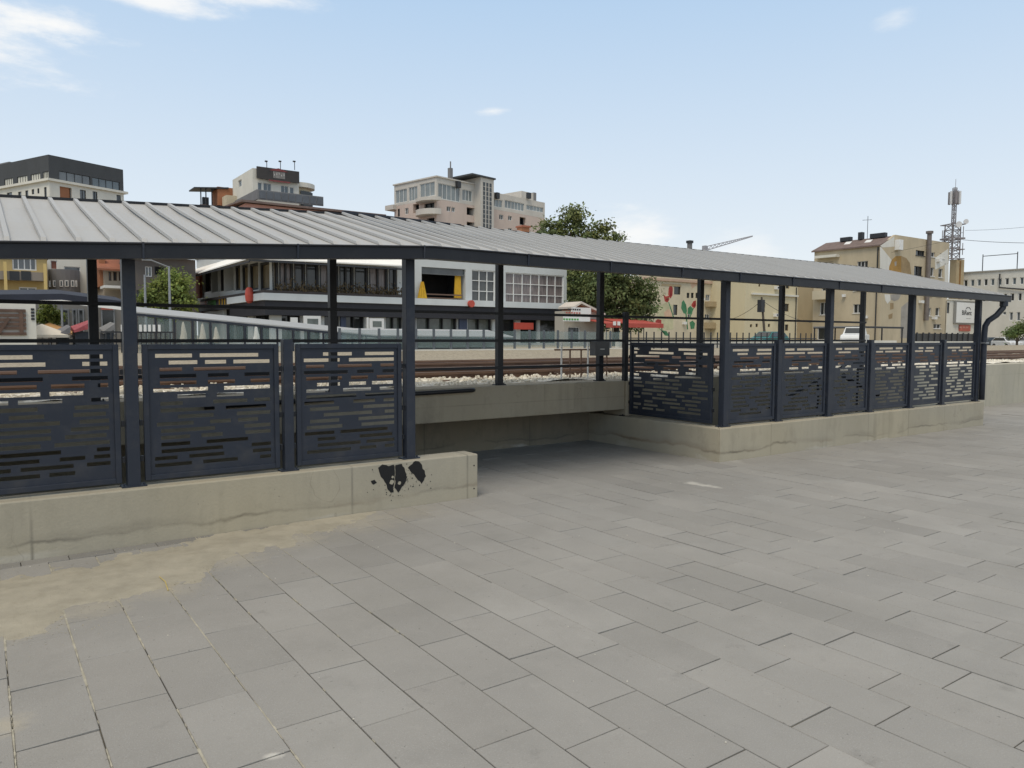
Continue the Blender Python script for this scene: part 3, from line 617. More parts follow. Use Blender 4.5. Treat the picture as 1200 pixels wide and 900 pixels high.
# pipe frame beside the track
pf = empty('pipe_barrier', (0, 0, 0), 0, 'white and brown pipe frame standing in the ballast by the post', 'barrier')
for px, mm, zt in ((658, WHITEM, 1.56), (689, WHITEM, 1.56)):
    s = on_t(px, 420, 9.15)[0]; m = MB(); m.tube([(s, 9.15, .8), (s, 9.15, zt)], .014, 8); m.build('pole', mm, pf)
for px in (668, 681, 711):
    s = on_t(px, 420, 9.3)[0]; m = MB(); m.tube([(s, 9.3, .8), (s, 9.3, 1.44)], .014, 8); m.build('pole', RUST, pf)
s0_ = on_t(650, 413, 9.3)[0]; s1_ = on_t(712, 413, 9.3)[0]
m = MB(); m.tube([(s0_, 9.3, 1.44), (s1_, 9.3, 1.44)], .014, 8); m.tube([(s0_, 9.3, 1.08), (s1_, 9.3, 1.08)], .012, 8); m.build('crossbar', RUST, pf)

# ================================================================== THE TOWN
class Bld:
    """A building aligned by its nearest corner: front face along its own x, side face along its own y, both at true size."""
    def __init__(s, name, label, cat, px, depth, ang, W, D, ztop, wall, group=None, zb=.2):
        p = at_depth(px, 396, depth); s.P = Vector((p.x, p.y, zb)); s.a = ang; s.W, s.D = W, D
        s.root = empty(name, s.P, ang, label, cat, group); s.H = ztop-zb; s.wall = wall; s.hf = []; s.hl = []; s.wins = []
        s.ex = Vector((math.cos(ang), math.sin(ang), 0)); s.ey = Vector((-math.sin(ang), math.cos(ang), 0))
    def F(s, px, py, y=0.):     # photo pixel on the front plane -> (x, z) local
        d = ray(px, py); o = Vector((0, 0, EYE))-s.P; k = (y-o.dot(s.ey))/d.dot(s.ey); q = o+d*k; return q.dot(s.ex), q.z
    def L(s, px, py, x=0.):
        d = ray(px, py); o = Vector((0, 0, EYE))-s.P; k = (x-o.dot(s.ex))/d.dot(s.ex); q = o+d*k; return q.dot(s.ey), q.z
    def win(s, face, x0, x1, y0, y1, nx=2, nz=1, fr=None, gl=None, dep=.18, label=None, fw=.06, name='window', sill=False):
        f = s.F if face == 'F' else s.L
        u0, z1 = f(x0, y0); u1, _ = f(x1, y0); z0 = f(x0, y1)[1]
        if u0 > u1: u0, u1 = u1, u0
        lim = s.W if face == 'F' else s.D
        u0 = max(u0, .12); u1 = min(u1, lim-.12); z0 = max(z0, .1); z1 = min(z1, s.H-.12)
        if u1-u0 < .15 or z1-z0 < .15: return
        for h in (s.hf if face == 'F' else s.hl):       # keep openings apart
            if u0 < h[1]-.03 and u1 > h[0]+.03 and z0 < h[3]-.03 and z1 > h[2]+.03: return
            if u0 < h[1]+.01 and u1 > h[0]-.01 and z0 < h[3] and z1 > h[2]:
                if u0 < h[0]: u1 = h[0]-.01
                else: u0 = h[1]+.01
        (s.hf if face == 'F' else s.hl).append((u0, u1, z0, z1))
        s.wins.append((face, u0, u1, z0, z1, nx, nz, fr or FRAMEW, gl or DARKGLASS, dep, fw, name, sill))
    def pt(s, face, u, d, z):   # d = depth into the building
        return (u, d, z) if face == 'F' else (d, u, z)
    def bx(s, mb, face, u0, u1, d0, d1, z0, z1):
        if face == 'F': mb.box(u0, u1, d0, d1, z0, z1)
        else: mb.box(d0, d1, u0, u1, z0, z1)
    def grid(s, mb, face, L, z0, z1, holes):
        us = sorted({0., L, *[h[0] for h in holes], *[h[1] for h in holes]}); zs = sorted({z0, z1, *[h[2] for h in holes], *[h[3] for h in holes]})
        us = [u for u in us if -1e-6 <= u <= L+1e-6]; zs = [z for z in zs if z0-1e-6 <= z <= z1+1e-6]
        for a, b2 in zip(us, us[1:]):
            for c, d in zip(zs, zs[1:]):
                um, zm = (a+b2)/2, (c+d)/2
                if any(h[0] < um < h[1] and h[2] < zm < h[3] for h in holes): continue
                mb.quad(s.pt(face, a, 0, c), s.pt(face, b2, 0, c), s.pt(face, b2, 0, d), s.pt(face, a, 0, d))
    def finish(s, z0=0., roof=True, roofm=None, over=.0, name='wall'):
        mb = MB(); W, D, Hh = s.W, s.D, s.H
        s.grid(mb, 'F', W, z0, Hh, s.hf); s.grid(mb, 'L', D, z0, Hh, s.hl)
        for w_ in s.wins:
            face, u0, u1, a, b2, dep = w_[0], w_[1], w_[2], w_[3], w_[4], w_[9]
            mb.quad(s.pt(face, u0, 0, a), s.pt(face, u0, dep, a), s.pt(face, u0, dep, b2), s.pt(face, u0, 0, b2))
            mb.quad(s.pt(face, u1, 0, a), s.pt(face, u1, dep, a), s.pt(face, u1, dep, b2), s.pt(face, u1, 0, b2))
            mb.quad(s.pt(face, u0, 0, a), s.pt(face, u1, 0, a), s.pt(face, u1, dep, a), s.pt(face, u0, dep, a))
            mb.quad(s.pt(face, u0, 0, b2), s.pt(face, u1, 0, b2), s.pt(face, u1, dep, b2), s.pt(face, u0, dep, b2))
        mb.quad((W, 0, z0), (W, D, z0), (W, D, Hh), (W, 0, Hh)); mb.quad((0, D, z0), (W, D, z0), (W, D, Hh), (0, D, Hh))
        wo = mb.build(name, s.wall, s.root)
        if roof:
            r_ = MB(); r_.box(-over, W+over, -over, D+over, Hh+.003, Hh+.18); r_.build('roof', roofm or s.wall, s.root)
        for (face, u0, u1, a, b2, nx, nz, fr, gl, dep, fw, nm, sill) in s.wins:
            m = MB(); d0, d1 = dep*.45, dep-.012
            s.bx(m, face, u0, u0+fw, d0, d1, a, b2); s.bx(m, face, u1-fw, u1, d0, d1, a, b2)
            s.bx(m, face, u0+fw, u1-fw, d0, d1, a, a+fw); s.bx(m, face, u0+fw, u1-fw, d0, d1, b2-fw, b2)
            for k in range(1, nx):
                u = u0+(u1-u0)*k/nx; s.bx(m, face, u-fw*.4, u+fw*.4, d0+.005, d1, a+fw, b2-fw)
            for k in range(1, nz):
                z = a+(b2-a)*k/nz; s.bx(m, face, u0+fw, u1-fw, d0+.008, d1-.002, z-fw*.35, z+fw*.35)
            if sill: s.bx(m, face, u0-.1, u1+.1, -.1, d0-.005, a-.08, a-.003)
            o = m.build(nm, fr, s.root)
            p = MB(); s.bx(p, face, u0+.005, u1-.005, dep-.008, dep+.03, a+.005, b2-.005); p.build('pane', gl, o)
        return wo
    def part(s, name, m_, face, px0, px1, py0, py1, d0, d1, parent=None, bevel=0):
        f = s.F if face == 'F' else s.L
        u0, z1 = f(px0, py0); u1, _ = f(px1, py0); z0 = f(px0, py1)[1]
        if u0 > u1: u0, u1 = u1, u0
        mb = MB(); s.bx(mb, face, u0, u1, d0, d1, min(z0, z1), max(z0, z1)); return mb.build(name, m_, parent or s.root, bevel=bevel)

def plaster(name, c, var=.08): return mat(name, c, .9, var, .35, .15, bscale=8, dirt=(tuple(x*.72 for x in c), .4, .5), stretch=(1, 1, .4), spec=.2)
CREAM = plaster('cream_plaster', (.58, .515, .38), .14); BEIGE = plaster('beige_plaster', (.49, .42, .30), .14); PINK = plaster('pink_plaster', (.56, .46, .40))
WHITEW = plaster('white_plaster', (.66, .64, .57)); YELL = plaster('yellow_plaster', (.50, .375, .17)); OFFW = plaster('office_plaster', (.60, .585, .53))
ZINC = plaster('dark_zinc', (.075, .08, .085)); GREYC = plaster('grey_cladding', (.20, .20, .205)); TANW = plaster('tan_plaster', (.40, .32, .20))
TILE = mat('roof_tiles', (.30, .115, .065), .85, .25, 1.2, .3, dirt=((.16, .08, .06), .5, .7)); BROWNT = mat('brown_tiles', (.17, .125, .11), .85, .22, 1.2, .3)
ORANGE = plaster('orange_brick', (.36, .165, .09)); BRICK = plaster('brick_red', (.36, .14, .09)); DARKW = plaster('dark_boarding', (.13, .115, .105)); BAND = plaster('white_band', (.62, .65, .65))
TILEW = mat('pale_facade_tiles', (.55, .57, .56), .4, .06, .8)
AWNW = mat('white_awning', (.86, .84, .79), .8, .05, 1); NAVY = mat('navy_canvas', (.03, .034, .05), .8, .15, 1); REDA = mat('red_canvas', (.40, .075, .055), .75, .15, 1)
REDS = mat('red_sign', (.48, .08, .055), .5, .1); YEL = mat('yellow_cloth', (.60, .36, .03), .8, .15, 3); GREEN = mat('green_sign', (.10, .34, .09), .6, .1)
HAZEG = mat('far_plaster', (.5, .5, .5), .9)

# --- apartment block with a dark zinc top storey
B = Bld('apartment_building', 'white apartment block with a dark zinc clad glazed top storey', 'building', 64, 110, YAW-R(30), 14.5, 26, 0, WHITEW)
zt = B.F(64, 213)[1]; ztop = B.F(64, 184)[1]; B.H = zt; B.W = B.F(144.5, 210)[0]
B.win('F', 70, 84, 218, 232, 1, 1, FRAMED, VOIDM, .8)
for x0, x1, y0, y1 in ((93.5, 100.5, 222, 234), (108.5, 114, 224, 235), (136.5, 141.5, 228, 236)): B.win('F', x0, x1, y0, y1, 2, 1, FRAMED, GREYGLASS)
for x0, x1, y0, y1 in ((21, 25, 225, 232), (29.5, 33, 223.5, 231), (37, 40, 222, 228), (43.5, 46, 221, 227), (51.5, 54.5, 219.5, 232), (58.5, 62, 217, 231), (8, 14, 226, 233)): B.win('L', x0, x1, y0, y1, 1, 1, FRAMED, GREYGLASS)
for k in range(5):
    for (x0, x1) in ((70, 77), (85, 92), (100, 106), (115, 122), (130, 138)): B.win('F', x0, x1, 249+24*k, 260+24*k, 2, 1, FRAMED, GREYGLASS)
B.finish(roof=False)
m = MB(); m.box(-.4, B.W+.5, -.4, B.D+.4, zt+.003, zt+.34); m.build('cornice', WHITEW, B.root)
T = Bld.__new__(Bld); T.__dict__.update(B.__dict__); T.H = ztop; T.hf = []; T.hl = []; T.wins = []; T.wall = ZINC
T.win('F', 69, 105.5, 200, 212.3, 4, 1, FRAMED, GREYGLASS, .15); T.win('F', 108, 140, 207.5, 219.5, 4, 1, FRAMED, BLUEGLASS, .15)
for x0, x1, y0, y1 in ((20, 32, 207.5, 219.5), (36, 47, 204.5, 216.5), (50, 62.6, 201.5, 213), (5, 15, 210, 221)): T.win('L', x0, x1, y0, y1, 4, 1, FRAMED, mat('blinds', (.58, .57, .5), .7, .05), .12)
wo = T.finish(z0=zt+.39, roof=True, roofm=ZINC, name='top_storey')
m = MB(); m.box(3, 9, 16.5, 25, ztop+.19, ztop+1.6); m.build('roof_hut', GREYC, B.root)
m = MB(); u, z = B.F(83, 231); m.box(u-1.6, u, .3, .78, B.F(80, 232)[1], B.F(80, 219)[1]); m.build('balcony_panel', ORANGE, B.root)

# --- hotel with dark sign, seen over the roof
B = Bld('hotel', 'white rooftop pavilion of a hotel with a dark sign above a grey balcony', 'building', 299.5, 95, 0, 10.5, 9, 0, WHITEW)
zt = B.F(300, 199)[1]; B.H = zt; B.W = B.F(350, 205)[0]
for x0, x1, y0, y1, n in ((302, 307, 213.5, 224, 1), (308.5, 318, 214, 224, 2), (329, 338, 217, 226, 2), (339.5, 344.5, 219, 227, 1)): B.win('F', x0, x1, y0, y1, n, 1, FRAMEW, BLUEGLASS)
B.win('L', 279, 283, 212, 220, 1, 1, FRAMEW, BLUEGLASS)
B.finish()
sg = B.part('sign_board', mat('sign_dark', (.045, .04, .038), .6), 'F', 299.7, 349, 195.5, 209.3, -.5, -.25)
x0, z0 = B.F(319, 204); x1, z1 = B.F(333, 206); lw = (x1-x0)/6
m = MB()       # the sign's lettering is too blurred to read: five pale strokes of letter size
for k in range(5):
    a = x0+k*lw*1.2; m.box(a, a+lw*.28, -.53, -.505, z0-.55, z0+.25); m.box(a+lw*.6, a+lw*.85, -.53, -.505, z0-.55, z0+.25); m.box(a+lw*.28, a+lw*.6, -.528, -.506, z0-.25+.1*(k % 3), z0-.05+.1*(k % 3))
m.build('lettering', mat('dim_lettering', (.40, .38, .36), .6), sg)
m = MB(); zc = z0+.33; xc = (x0+x1)/2; m.prism([(xc-1.3, zc), (xc+1.1, zc), (xc+.6, zc+.2), (xc-.1, zc+.38), (xc-.9, zc+.18)], lambda a, b2, d: (a, d, b2), -.53, -.505); m.box(x0-.6, x1+.6, -.53, -.506, z0-1.0, z0-.82); m.build('emblem', mat('maroon', (.20, .05, .05), .6), sg)
for px in (311.5, 327.5, 344): 
    u, z = B.F(px, 197); m = MB(); m.tube([(u, -.4, z-.3), (u, -.4, z+.55), (u-.2, -.9, z+.65)], .045, 6); m.box(u-.4, u-.1, -1.1, -.85, z+.55, z+.7); m.build('sign_lamp', FRAMED, sg)
# round pavilion
u0, z1 = B.F(350, 210); 
uc, ur_ = B.F(358, 212)[0], B.F(372, 212)[0]; m = MB(); cx, cy, r_ = uc, 2.6, (ur_-uc)*.92; n = 20
for k in range(n):
    a = 2*math.pi*k/n; b2 = 2*math.pi*(k+1)/n
    m.hexa([(cx, cy, 0), (cx+r_*math.cos(a), cy+r_*math.sin(a), 0), (cx+r_*math.cos(b2), cy+r_*math.sin(b2), 0), (cx, cy, 0), (cx, cy, z1-.8), (cx+r_*math.cos(a), cy+r_*math.sin(a), z1-.8), (cx+r_*math.cos(b2), cy+r_*math.sin(b2), z1-.8), (cx, cy, z1-.8)])
m.build('round_pavilion', CREAM, B.root)
m = MB(); r2 = r_+.6
m.prism([(cx+r2*math.cos(2*math.pi*k/24), cy+r2*math.sin(2*math.pi*k/24)) for k in range(24)], lambda a, b2, d: (a, b2, d), z1-.79, z1-.2); m.build('pavilion_roof', WHITEW, B.root)
for k in (15, 16.2, 17.4, 18.6): 
    a = 2*math.pi*k/20; m = MB(); m.box(cx+r_*math.cos(a)-.3, cx+r_*math.cos(a)+.3, cy+r_*math.sin(a)-.12, cy+r_*math.sin(a)-.02, z1-3.4, z1-1.2); m.build('window', DARKGLASS, B.root)
# balcony parapet of grey panels and storey below
u0, zb1 = B.F(303, 222, -2.6); u1, _ = B.F(379, 236, -2.6); zlow = B.F(303, 233.5, -2.6)[1]
m = MB(); m.box(u0-.2, u1, -2.6, -2.45, zlow, zb1); m.box(u0-.2, u0-.05, -2.45, 8, zlow, zb1); m.build('balcony_parapet', GREYC, B.root)
m = MB()
for k in range(9): m.box(u0+k*(u1-u0)/9+.06, u0+(k+1)*(u1-u0)/9-.06, -2.66, -2.603, zlow+.15, zb1-.12)
m.build('parapet_panel', mat('smoked_panel', (.10, .11, .125), .3, .25, .6), B.root)
ue, zeave = B.F(255, 232, -4); u2, _ = B.F(420, 250, -4)
m = MB(); m.hexa([(u0-2.5, -4.2, zlow-.75), (u1+8, -4.2, zlow-.75), (u1+8, 9, zlow-.1), (u0-2.5, 9, zlow-.1), (u0-2.5, -4.2, zlow-.5), (u1+8, -4.2, zlow-.5), (u1+8, 9, zlow-.02), (u0-2.5, 9, zlow-.02)]); m.build('roof', BROWNT, B.root)
m = MB(); m.box(u0-1.9, u1+7, -3.6, 9, 0, zlow-.8); m.build('lower_wall', plaster('salmon_plaster', (.55, .30, .24)), B.root)
m = MB(); m.box(u0-3.5, u0-1.95, 0, 9, 0, zlow-2.2); m.build('side_wall', ORANGE, B.root)
# roof terrace with a dark canopy on the left
Y_ = 9.3
def FB(px, py): return B.F(px, py, Y_)
ua1, zt1 = FB(227.5, 219); ub1, zt0 = FB(268, 224); uc1, zlo = FB(256, 240)
m = MB(); m.hexa([(ua1, Y_, zt0-.1), (ub1, Y_, zt0+.3), (ub1, Y_+3, zt0+.3), (ua1, Y_+3, zt0-.1), (ua1, Y_, zt1), (ub1, Y_, zt1+.45), (ub1, Y_+3, zt1+.45), (ua1, Y_+3, zt1)]); m.build('terrace_canopy', FRAMED, B.root)
zh1 = FB(262, 219)[1]; uh0, uh1 = FB(255.5, 230)[0], FB(275, 230)[0]
m = MB(); m.box(uh0, uh1, Y_+.2, Y_+3, zlo, zh1); m.build('terrace_hut', ORANGE, B.root)
m = MB(); m.box(uh0+.5, uh1+1.5, Y_-2.2, Y_-.1, zlo-3, FB(262, 231.5)[1]); m.build('terrace_wall', CREAM, B.root)
m = MB(); m.box(FB(234, 240)[0], uh0+.45, Y_-.3, Y_+3, zlo-2.5, zlo-.2); m.build('terrace_floor', BROWNT, B.root)
for px in (236, 242, 249):
    u = FB(px, 230)[0]; m = MB(); m.tube([(u, Y_+.3, zlo-.3), (u, Y_+.3, zt0+.1)], .08, 6); m.build('terrace_post', FRAMED, B.root)
m = MB(); m.box(FB(241, 230)[0], FB(248, 230)[0], Y_+1.5, Y_+2, zlo-.2, FB(244, 229)[1]); m.build('folded_blind', ZINC, B.root)

# --- pink apartment house
B = Bld('apartment_building', 'pink apartment house with rounded balconies and a glazed white top floor', 'building', 512, 100, YAW-R(42.5), 32, 12, 0, PINK)
zt = B.F(512, 233)[1]; ztop = B.F(512, 207.5)[1]; B.H = zt; B.W = B.F(638.5, 240)[0]; B.D = B.L(462, 230)[0]
W_main = B.F(556, 214)[0]
for x0, x1, y0, y1 in ((523.5, 528.3, 241.5, 247.5), (529.2, 533.5, 242.5, 248.2), (585, 590, 251, 257), (595.5, 600, 252.5, 258), (595.5, 600, 267, 272)): B.win('F', x0, x1, y0, y1, 2, 1)
for x0, x1, y0, y1 in ((547, 558, 242.5, 251.5), (547, 558, 259.5, 268.5), (568.5, 577, 246, 255), (568.5, 577, 262.5, 270.5), (609, 616, 254, 263)): B.win('F', x0, x1, y0, y1, 2, 1, FRAMED, VOIDM, 1.0)
B.win('L', 484, 491, 239.5, 250, 1, 1, FRAMED, VOIDM, 1.2); B.win('L', 474.5, 478.5, 244, 251.5, 2, 1); B.win('L', 466, 468.5, 245, 254, 1, 1, FRAMED, DARKGLASS)
B.win('L', 497, 509, 239, 248, 2, 1, FRAMED, GREYGLASS, .5); B.win('L', 500, 509, 256, 262, 2, 1, FRAMED, VOIDM, .8)
for k in range(5):
    for x0, x1 in ((523, 533), (547, 558), (568.5, 577), (585, 600)): B.win('F', x0, x1, 280+17*k, 289+17*k, 2)
B.finish(roof=False)
T = Bld.__new__(Bld); T.__dict__.update(B.__dict__); T.H = ztop; T.W = W_main; T.hf = []; T.hl = []; T.wins = []; T.wall = plaster('pale_stone', (.55, .52, .47))
T.win('F', 513.6, 539.2, 214.2, 232.3, 5, 1, FRAMEW, PALEGLASS, .15); T.win('F', 541.8, 553.5, 221.5, 234.5, 3, 1, FRAMEW, PALEGLASS, .15)
for x0, x1, y0, y1 in ((463.2, 476.8, 224, 238.6), (478.6, 489, 220.5, 236), (491.8, 509.3, 216.5, 232)): T.win('L', x0, x1, y0-.6, y1, 3, 1, FRAMEW, PALEGLASS, .15)
T.finish(z0=zt+.01, roof=True, over=.15, name='top_storey')
T = Bld.__new__(Bld); T.__dict__.update(B.__dict__); u2 = B.F(571, 224)[0]; zr_ = B.F(575, 226)[1]
T.P = B.P + B.ex*u2; T.W = B.W-u2; T.D = 10; T.H = zr_; T.hf = []; T.hl = []; T.wins = []; T.wall = MATS['pale_stone']
for x0, x1, y0, y1, n in ((572, 589, 231.5, 240.5, 4), (591.5, 614.5, 234, 243.5, 6), (617, 637, 239.5, 245.5, 5)): T.win('F', x0, x1, y0, y1, n, 1, FRAMEW, PALEGLASS, .15)
holder = empty('top_storey', (u2, 0, 0)); holder.parent = B.root; T.root = holder; T.finish(z0=zt+.01, name='storey_wall')
tw0, tw1 = B.F(556, 208)[0], B.F(571.5, 208)[0]; zt2 = B.F(557, 209)[1]
m = MB(); m.box(tw0, tw1, -1.2, 4, 0, zt2); m.build('stair_tower', MATS['pale_stone'], B.root)
m = MB(); m.box(tw0-1.8, tw1+.2, -1.4, 4.2, zt2+.003, zt2+.22); m.build('tower_roof', ZINC, B.root)
m = MB(); wz = zt2-.6
for k in range(3):
    for j in range(22): m.box(tw0+.35+k*(tw1-tw0-.7)/3+.12, tw0+.35+(k+1)*(tw1-tw0-.7)/3-.12, -1.23, -1.203, wz-(j+1)*.62+.1, wz-j*.62)
m.build('tower_window', DARKGLASS, B.root)
m = MB(); u, z = B.F(541, 212); m.box(u-.25, u+.25, 2, 2.5, ztop+.18, ztop+2.2); m.tube([(u, 2.2, ztop+2.2), (u, 2.2, ztop+3.1)], .09, 6); m.build('chimney', GREYC, B.root)
u, z = B.F(627, 231); m = MB(); m.box(u-1.9, u+.8, 1, 5, zr_+.2, zr_+1.5); m.build('roof_hut', MATS['pale_stone'], B.root)
m = MB(); m.box(u+.85, u+1.4, .95, 5, zr_+.2, zr_+1.65); m.build('roof_panel', GREYC, B.root)
def round_balcony(u, z, r_, hh, face='L'):
    m = MB(); pts = [(u+r_*math.cos(math.pi+math.pi*k/12)*1.0, r_*.75*math.sin(math.pi+math.pi*k/12)) for k in range(13)]
    fn = (lambda a, b2, d: (b2, a, d)) if face == 'L' else (lambda a, b2, d: (a, b2, d))
    m.prism(pts, fn, z, z+hh); m.build('balcony', MATS['pale_stone'], B.root)
for (px, py0, py1) in ((504, 253, 246.5), (504, 237, 233), (504, 270, 263)):
    v, z0 = B.L(px, py0); _, z1 = B.L(px, py1); round_balcony(v, z0, 2.2, z1-z0)
v, z0 = B.L(463, 246); _, z1 = B.L(463, 240.5); m = MB(); m.box(-.6, 2, B.D-.5, B.D+1.3, z0, z1); m.build('balcony', MATS['pale_stone'], B.root)
for px in (535.5, 581, 618): 
    u, z = B.F(px, 216 if px < 550 else 229); m = MB(); m.box(u-.3, u+.3, -.5, -.02, z-.5, z+.35); m.build('wall_lamp', FRAMED, B.root)

# --- cafe building, two storeys
B = Bld('cafe_building', 'two storey cafe and shop building with white awning, glazed terrace and a white band', 'building', 317.5, 52, 0, 27.5, 21, 8.45, TILEW)
B.W = B.F(664, 350)[0]
zs1, zs0 = B.F(318, 344)[1], B.F(318, 352.3)[1]; zw1, zw0 = B.F(318, 307)[1], B.F(318, 342)[1]
def uF(px): return B.F(px, 350)[0]
for a, b2, n in ((318.8, 326.5, 1), (326.8, 344, 2), (344.3, 358, 1), (358.3, 374, 1), (374.3, 397, 2), (397.3, 415, 2), (415.3, 432, 1), (432.3, 455, 2), (455.3, 465.5, 1)): B.win('F', a, b2, 304.5+(a-318)*.062, 341.5+(a-318)*.05, n, 1, FRAMED, {326.8: CURTAIN, 374.3: CURTAIN, 318.8: AMBER, 432.3: CURTAIN}.get(a, DARKGLASS), .3, fw=.16)
B.win('F', 494, 545.5, 312.5, 351.5, 1, 1, FRAMED, VOIDM, 2.6, fw=.18)
B.win('F', 553, 580.5, 316, 353, 3, 3, FRAMEW, DIMGLASS, .2, fw=.08); B.win('F', 592.5, 661, 319, 357, 7, 3, FRAMEW, CURTAIN, .2, fw=.08)
for a, b2 in ((274, 281.5), (281.8, 290.5), (290.8, 302.5), (302.8, 316.6)): B.win('L', a, b2, 306.5+(316-a)*.13, 341, 1, 1, FRAMED, AMBER, .3, fw=.16)
B.win('L', 237.5, 247, 318, 343, 1, 1, FRAMED, CURTAIN, .5); B.win('L', 247.3, 255, 316, 343, 1, 1, FRAMED, VOIDM, 2.); B.win('L', 255.3, 262, 315, 342, 1, 1, FRAMED, CURTAIN, .5); B.win('L', 262.3, 273.7, 313, 342, 1, 1, FRAMED, VOIDM, 2.)
for a, b2, n, g_ in ((330, 352, 2, DARKGLASS), (356, 375, 2, GREENGLASS), (380, 398, 1, DARKGLASS), (404, 427, 2, DARKGLASS), (452, 472, 2, GREENGLASS), (488, 536, 3, GREENGLASS), (548, 577, 2, GREENGLASS), (582, 604, 1, DARKGLASS), (610, 630, 1, VOIDM), (633, 660, 1, DARKGLASS)): B.win('F', a, b2, 366, 402, n, 1, FRAMED, g_, .5, fw=.09, name='shop_window')
B.win('L', 296, 315, 360, 400, 2, 1, FRAMED, DARKGLASS, .5, fw=.09, name='shop_window'); B.win('L', 262, 290, 362, 400, 2, 1, FRAMED, DARKGLASS, .5, fw=.09, name='shop_window')
B.finish(over=.1)
m = MB(); m.box(-.75, B.W+.4, -.75, -.003, zs0, zs1); m.box(-.75, -.003, -.003, 8.2, zs0, zs1); m.build('slab_band', BAND, B.root)
m = MB(); m.box(-.55, B.W+.3, -.55, -.003, zs0-1.0, zs0-.004); m.box(-.55, -.003, -.003, 8.2, zs0-1.0, zs0-.004); m.build('dark_band', mat('band_black', (.028, .028, .034), .6, .15), B.root)  # near-black strip directly under the slab band
m = MB(); m.box(-.65, uF(470), -.65, -.56, zs1+.003, zs1+.2); m.box(-.65, -.56, -.56, 17, zs1+.003, zs1+.2); m.build('terrace_parapet', mat('parapet_dark', (.06, .05, .047), .7, .2), B.root)
# awning: a broad white canvas pitched off the wall
za = B.F(318, 305.2, -1.6)[1]; ua = uF(472)
m = MB()
for (A_, B_, C_, D_) in (((-1.9, -1.7, za), (ua, -1.7, za+.15), (ua, .2, za+1.1), (.2, .2, za+1.1)), ((-1.9, 21, za-.1), (-1.9, -1.7, za), (.2, .2, za+1.1), (.2, 21, za+1.1))):
    m.hexa([A_, B_, C_, D_] + [(p[0], p[1], p[2]+.09) for p in (A_, B_, C_, D_)])
m.build('awning', AWNW, B.root)
m = MB(); m.box(-1.86, ua, -1.69, -1.6, za-.12, za-.004); m.box(-1.86, -1.78, -1.6, 21, za-.2, za-.1); m.build('awning_frame', FRAMED, B.root)
for (a, b2, c, d, e, yo) in ((487, 498.5, 480, 349.5, 330, -.55), (534, 543, 538, 349, 318, 0)):     # tied yellow curtains in the opening
    u0, z1 = B.F(a, e); u1 = B.F(b2, 318)[0]; z0 = B.F(a, d)[1]; m = MB(); um = (u0+u1)/2; kf = .3 if yo else .75
    for k in range(7):
        p = u0+(u1-u0)*k/7; q = u0+(u1-u0)*(k+1)/7
        m.hexa([(p, yo+.22+.05*(k % 2), z0), (q, yo+.22+.05*((k+1) % 2), z0), (q, yo+.28, z0), (p, yo+.28, z0), (p*kf+um*(1-kf), yo+.22+.05*(k % 2), z1), (q*kf+um*(1-kf), yo+.22+.05*((k+1) % 2), z1), (q*kf+um*(1-kf), yo+.28, z1), (p*kf+um*(1-kf), yo+.28, z1)])
    m.build('curtain', YEL, B.root)
m = MB(); m.box(uF(496), uF(543), .12, .16, B.F(496, 345)[1], B.F(496, 343.5)[1]); m.box(uF(496), uF(543), .12, .16, B.F(496, 349)[1], B.F(496, 348)[1]); m.build('guard_rail', RUST, B.root)
m = MB(); m.box(uF(494.5), uF(545), .1, .2, B.F(500, 321)[1], B.F(500, 319.5)[1]); m.box(uF(494.5), uF(545), .21, .26, B.F(500, 319.3)[1], B.F(500, 313)[1]); m.build('transom', DIMGLASS, B.root)
for a, b2, c in ((537, 546, 'navy'), (398, 404, 'navy'), (476, 486, 'grey')):
    m = MB(); m.box(uF(a), uF(b2), -.2, -.003, 0, zs0-1.0); m.build('column', mat('column_navy', (.05, .065, .11), .6) if c == 'navy' else GREYC, B.root)
u, z = B.F(551.5, 356, -.8); m = MB(); m.prism([(u+.28*math.cos(k*.42), z+.28*math.sin(k*.42)) for k in range(15)], lambda a, b2, d: (a, d, b2), -1.0, -.76); o = m.build('round_sign', REDS, B.root)
v, z = B.L(293, 346, -.9); m = MB(); m.tube([(-.95, v, z-.55), (-.95, v, z-.4), (-.95, v, z), (-.95, v, z+.4), (-.95, v, z+.55)], [.12, .26, .3, .26, .12], 12); m.build('lantern', REDS, B.root)
# signboards on the side wall
vs0, zq1 = B.L(276.5, 345, -.3); vs1, _ = B.L(224, 347, -.3); zq0 = B.L(276.5, 361, -.3)[1]
m = MB(); m.box(-.4, -.004, min(vs0, vs1), max(vs0, vs1), zq0, zq1); sb_ = m.build('signboard', mat('sign_slate', (.07, .075, .09), .6, .1), B.root)
for a, b2, c, d, mm in ((224.5, 252.5, 352.5, 362, GREEN), (231, 243.5, 350, 358, WHITEM), (234, 242, 352.5, 358, REDS)):
    v0, z1 = B.L(a, c, -.42); v1, _ = B.L(b2, c, -.42); z0 = B.L(a, d, -.42)[1]; off = {id(GREEN): .02, id(WHITEM): .035, id(REDS): .05}[id(mm)]
    m = MB(); m.box(-.4-off, -.402, min(v0, v1), max(v0, v1), z0, z1); m.build('sign_panel', mm, sb_)
m = MB()
for px in (257, 260.2, 263.3, 266.2, 268.8):
    v, z1 = B.L(px, 347, -.42); z0 = B.L(px, 357, -.42)[1]; m.box(-.44, -.402, v-.11, v+.11, z0, z1)
m.build('sign_lettering', YEL, sb_)
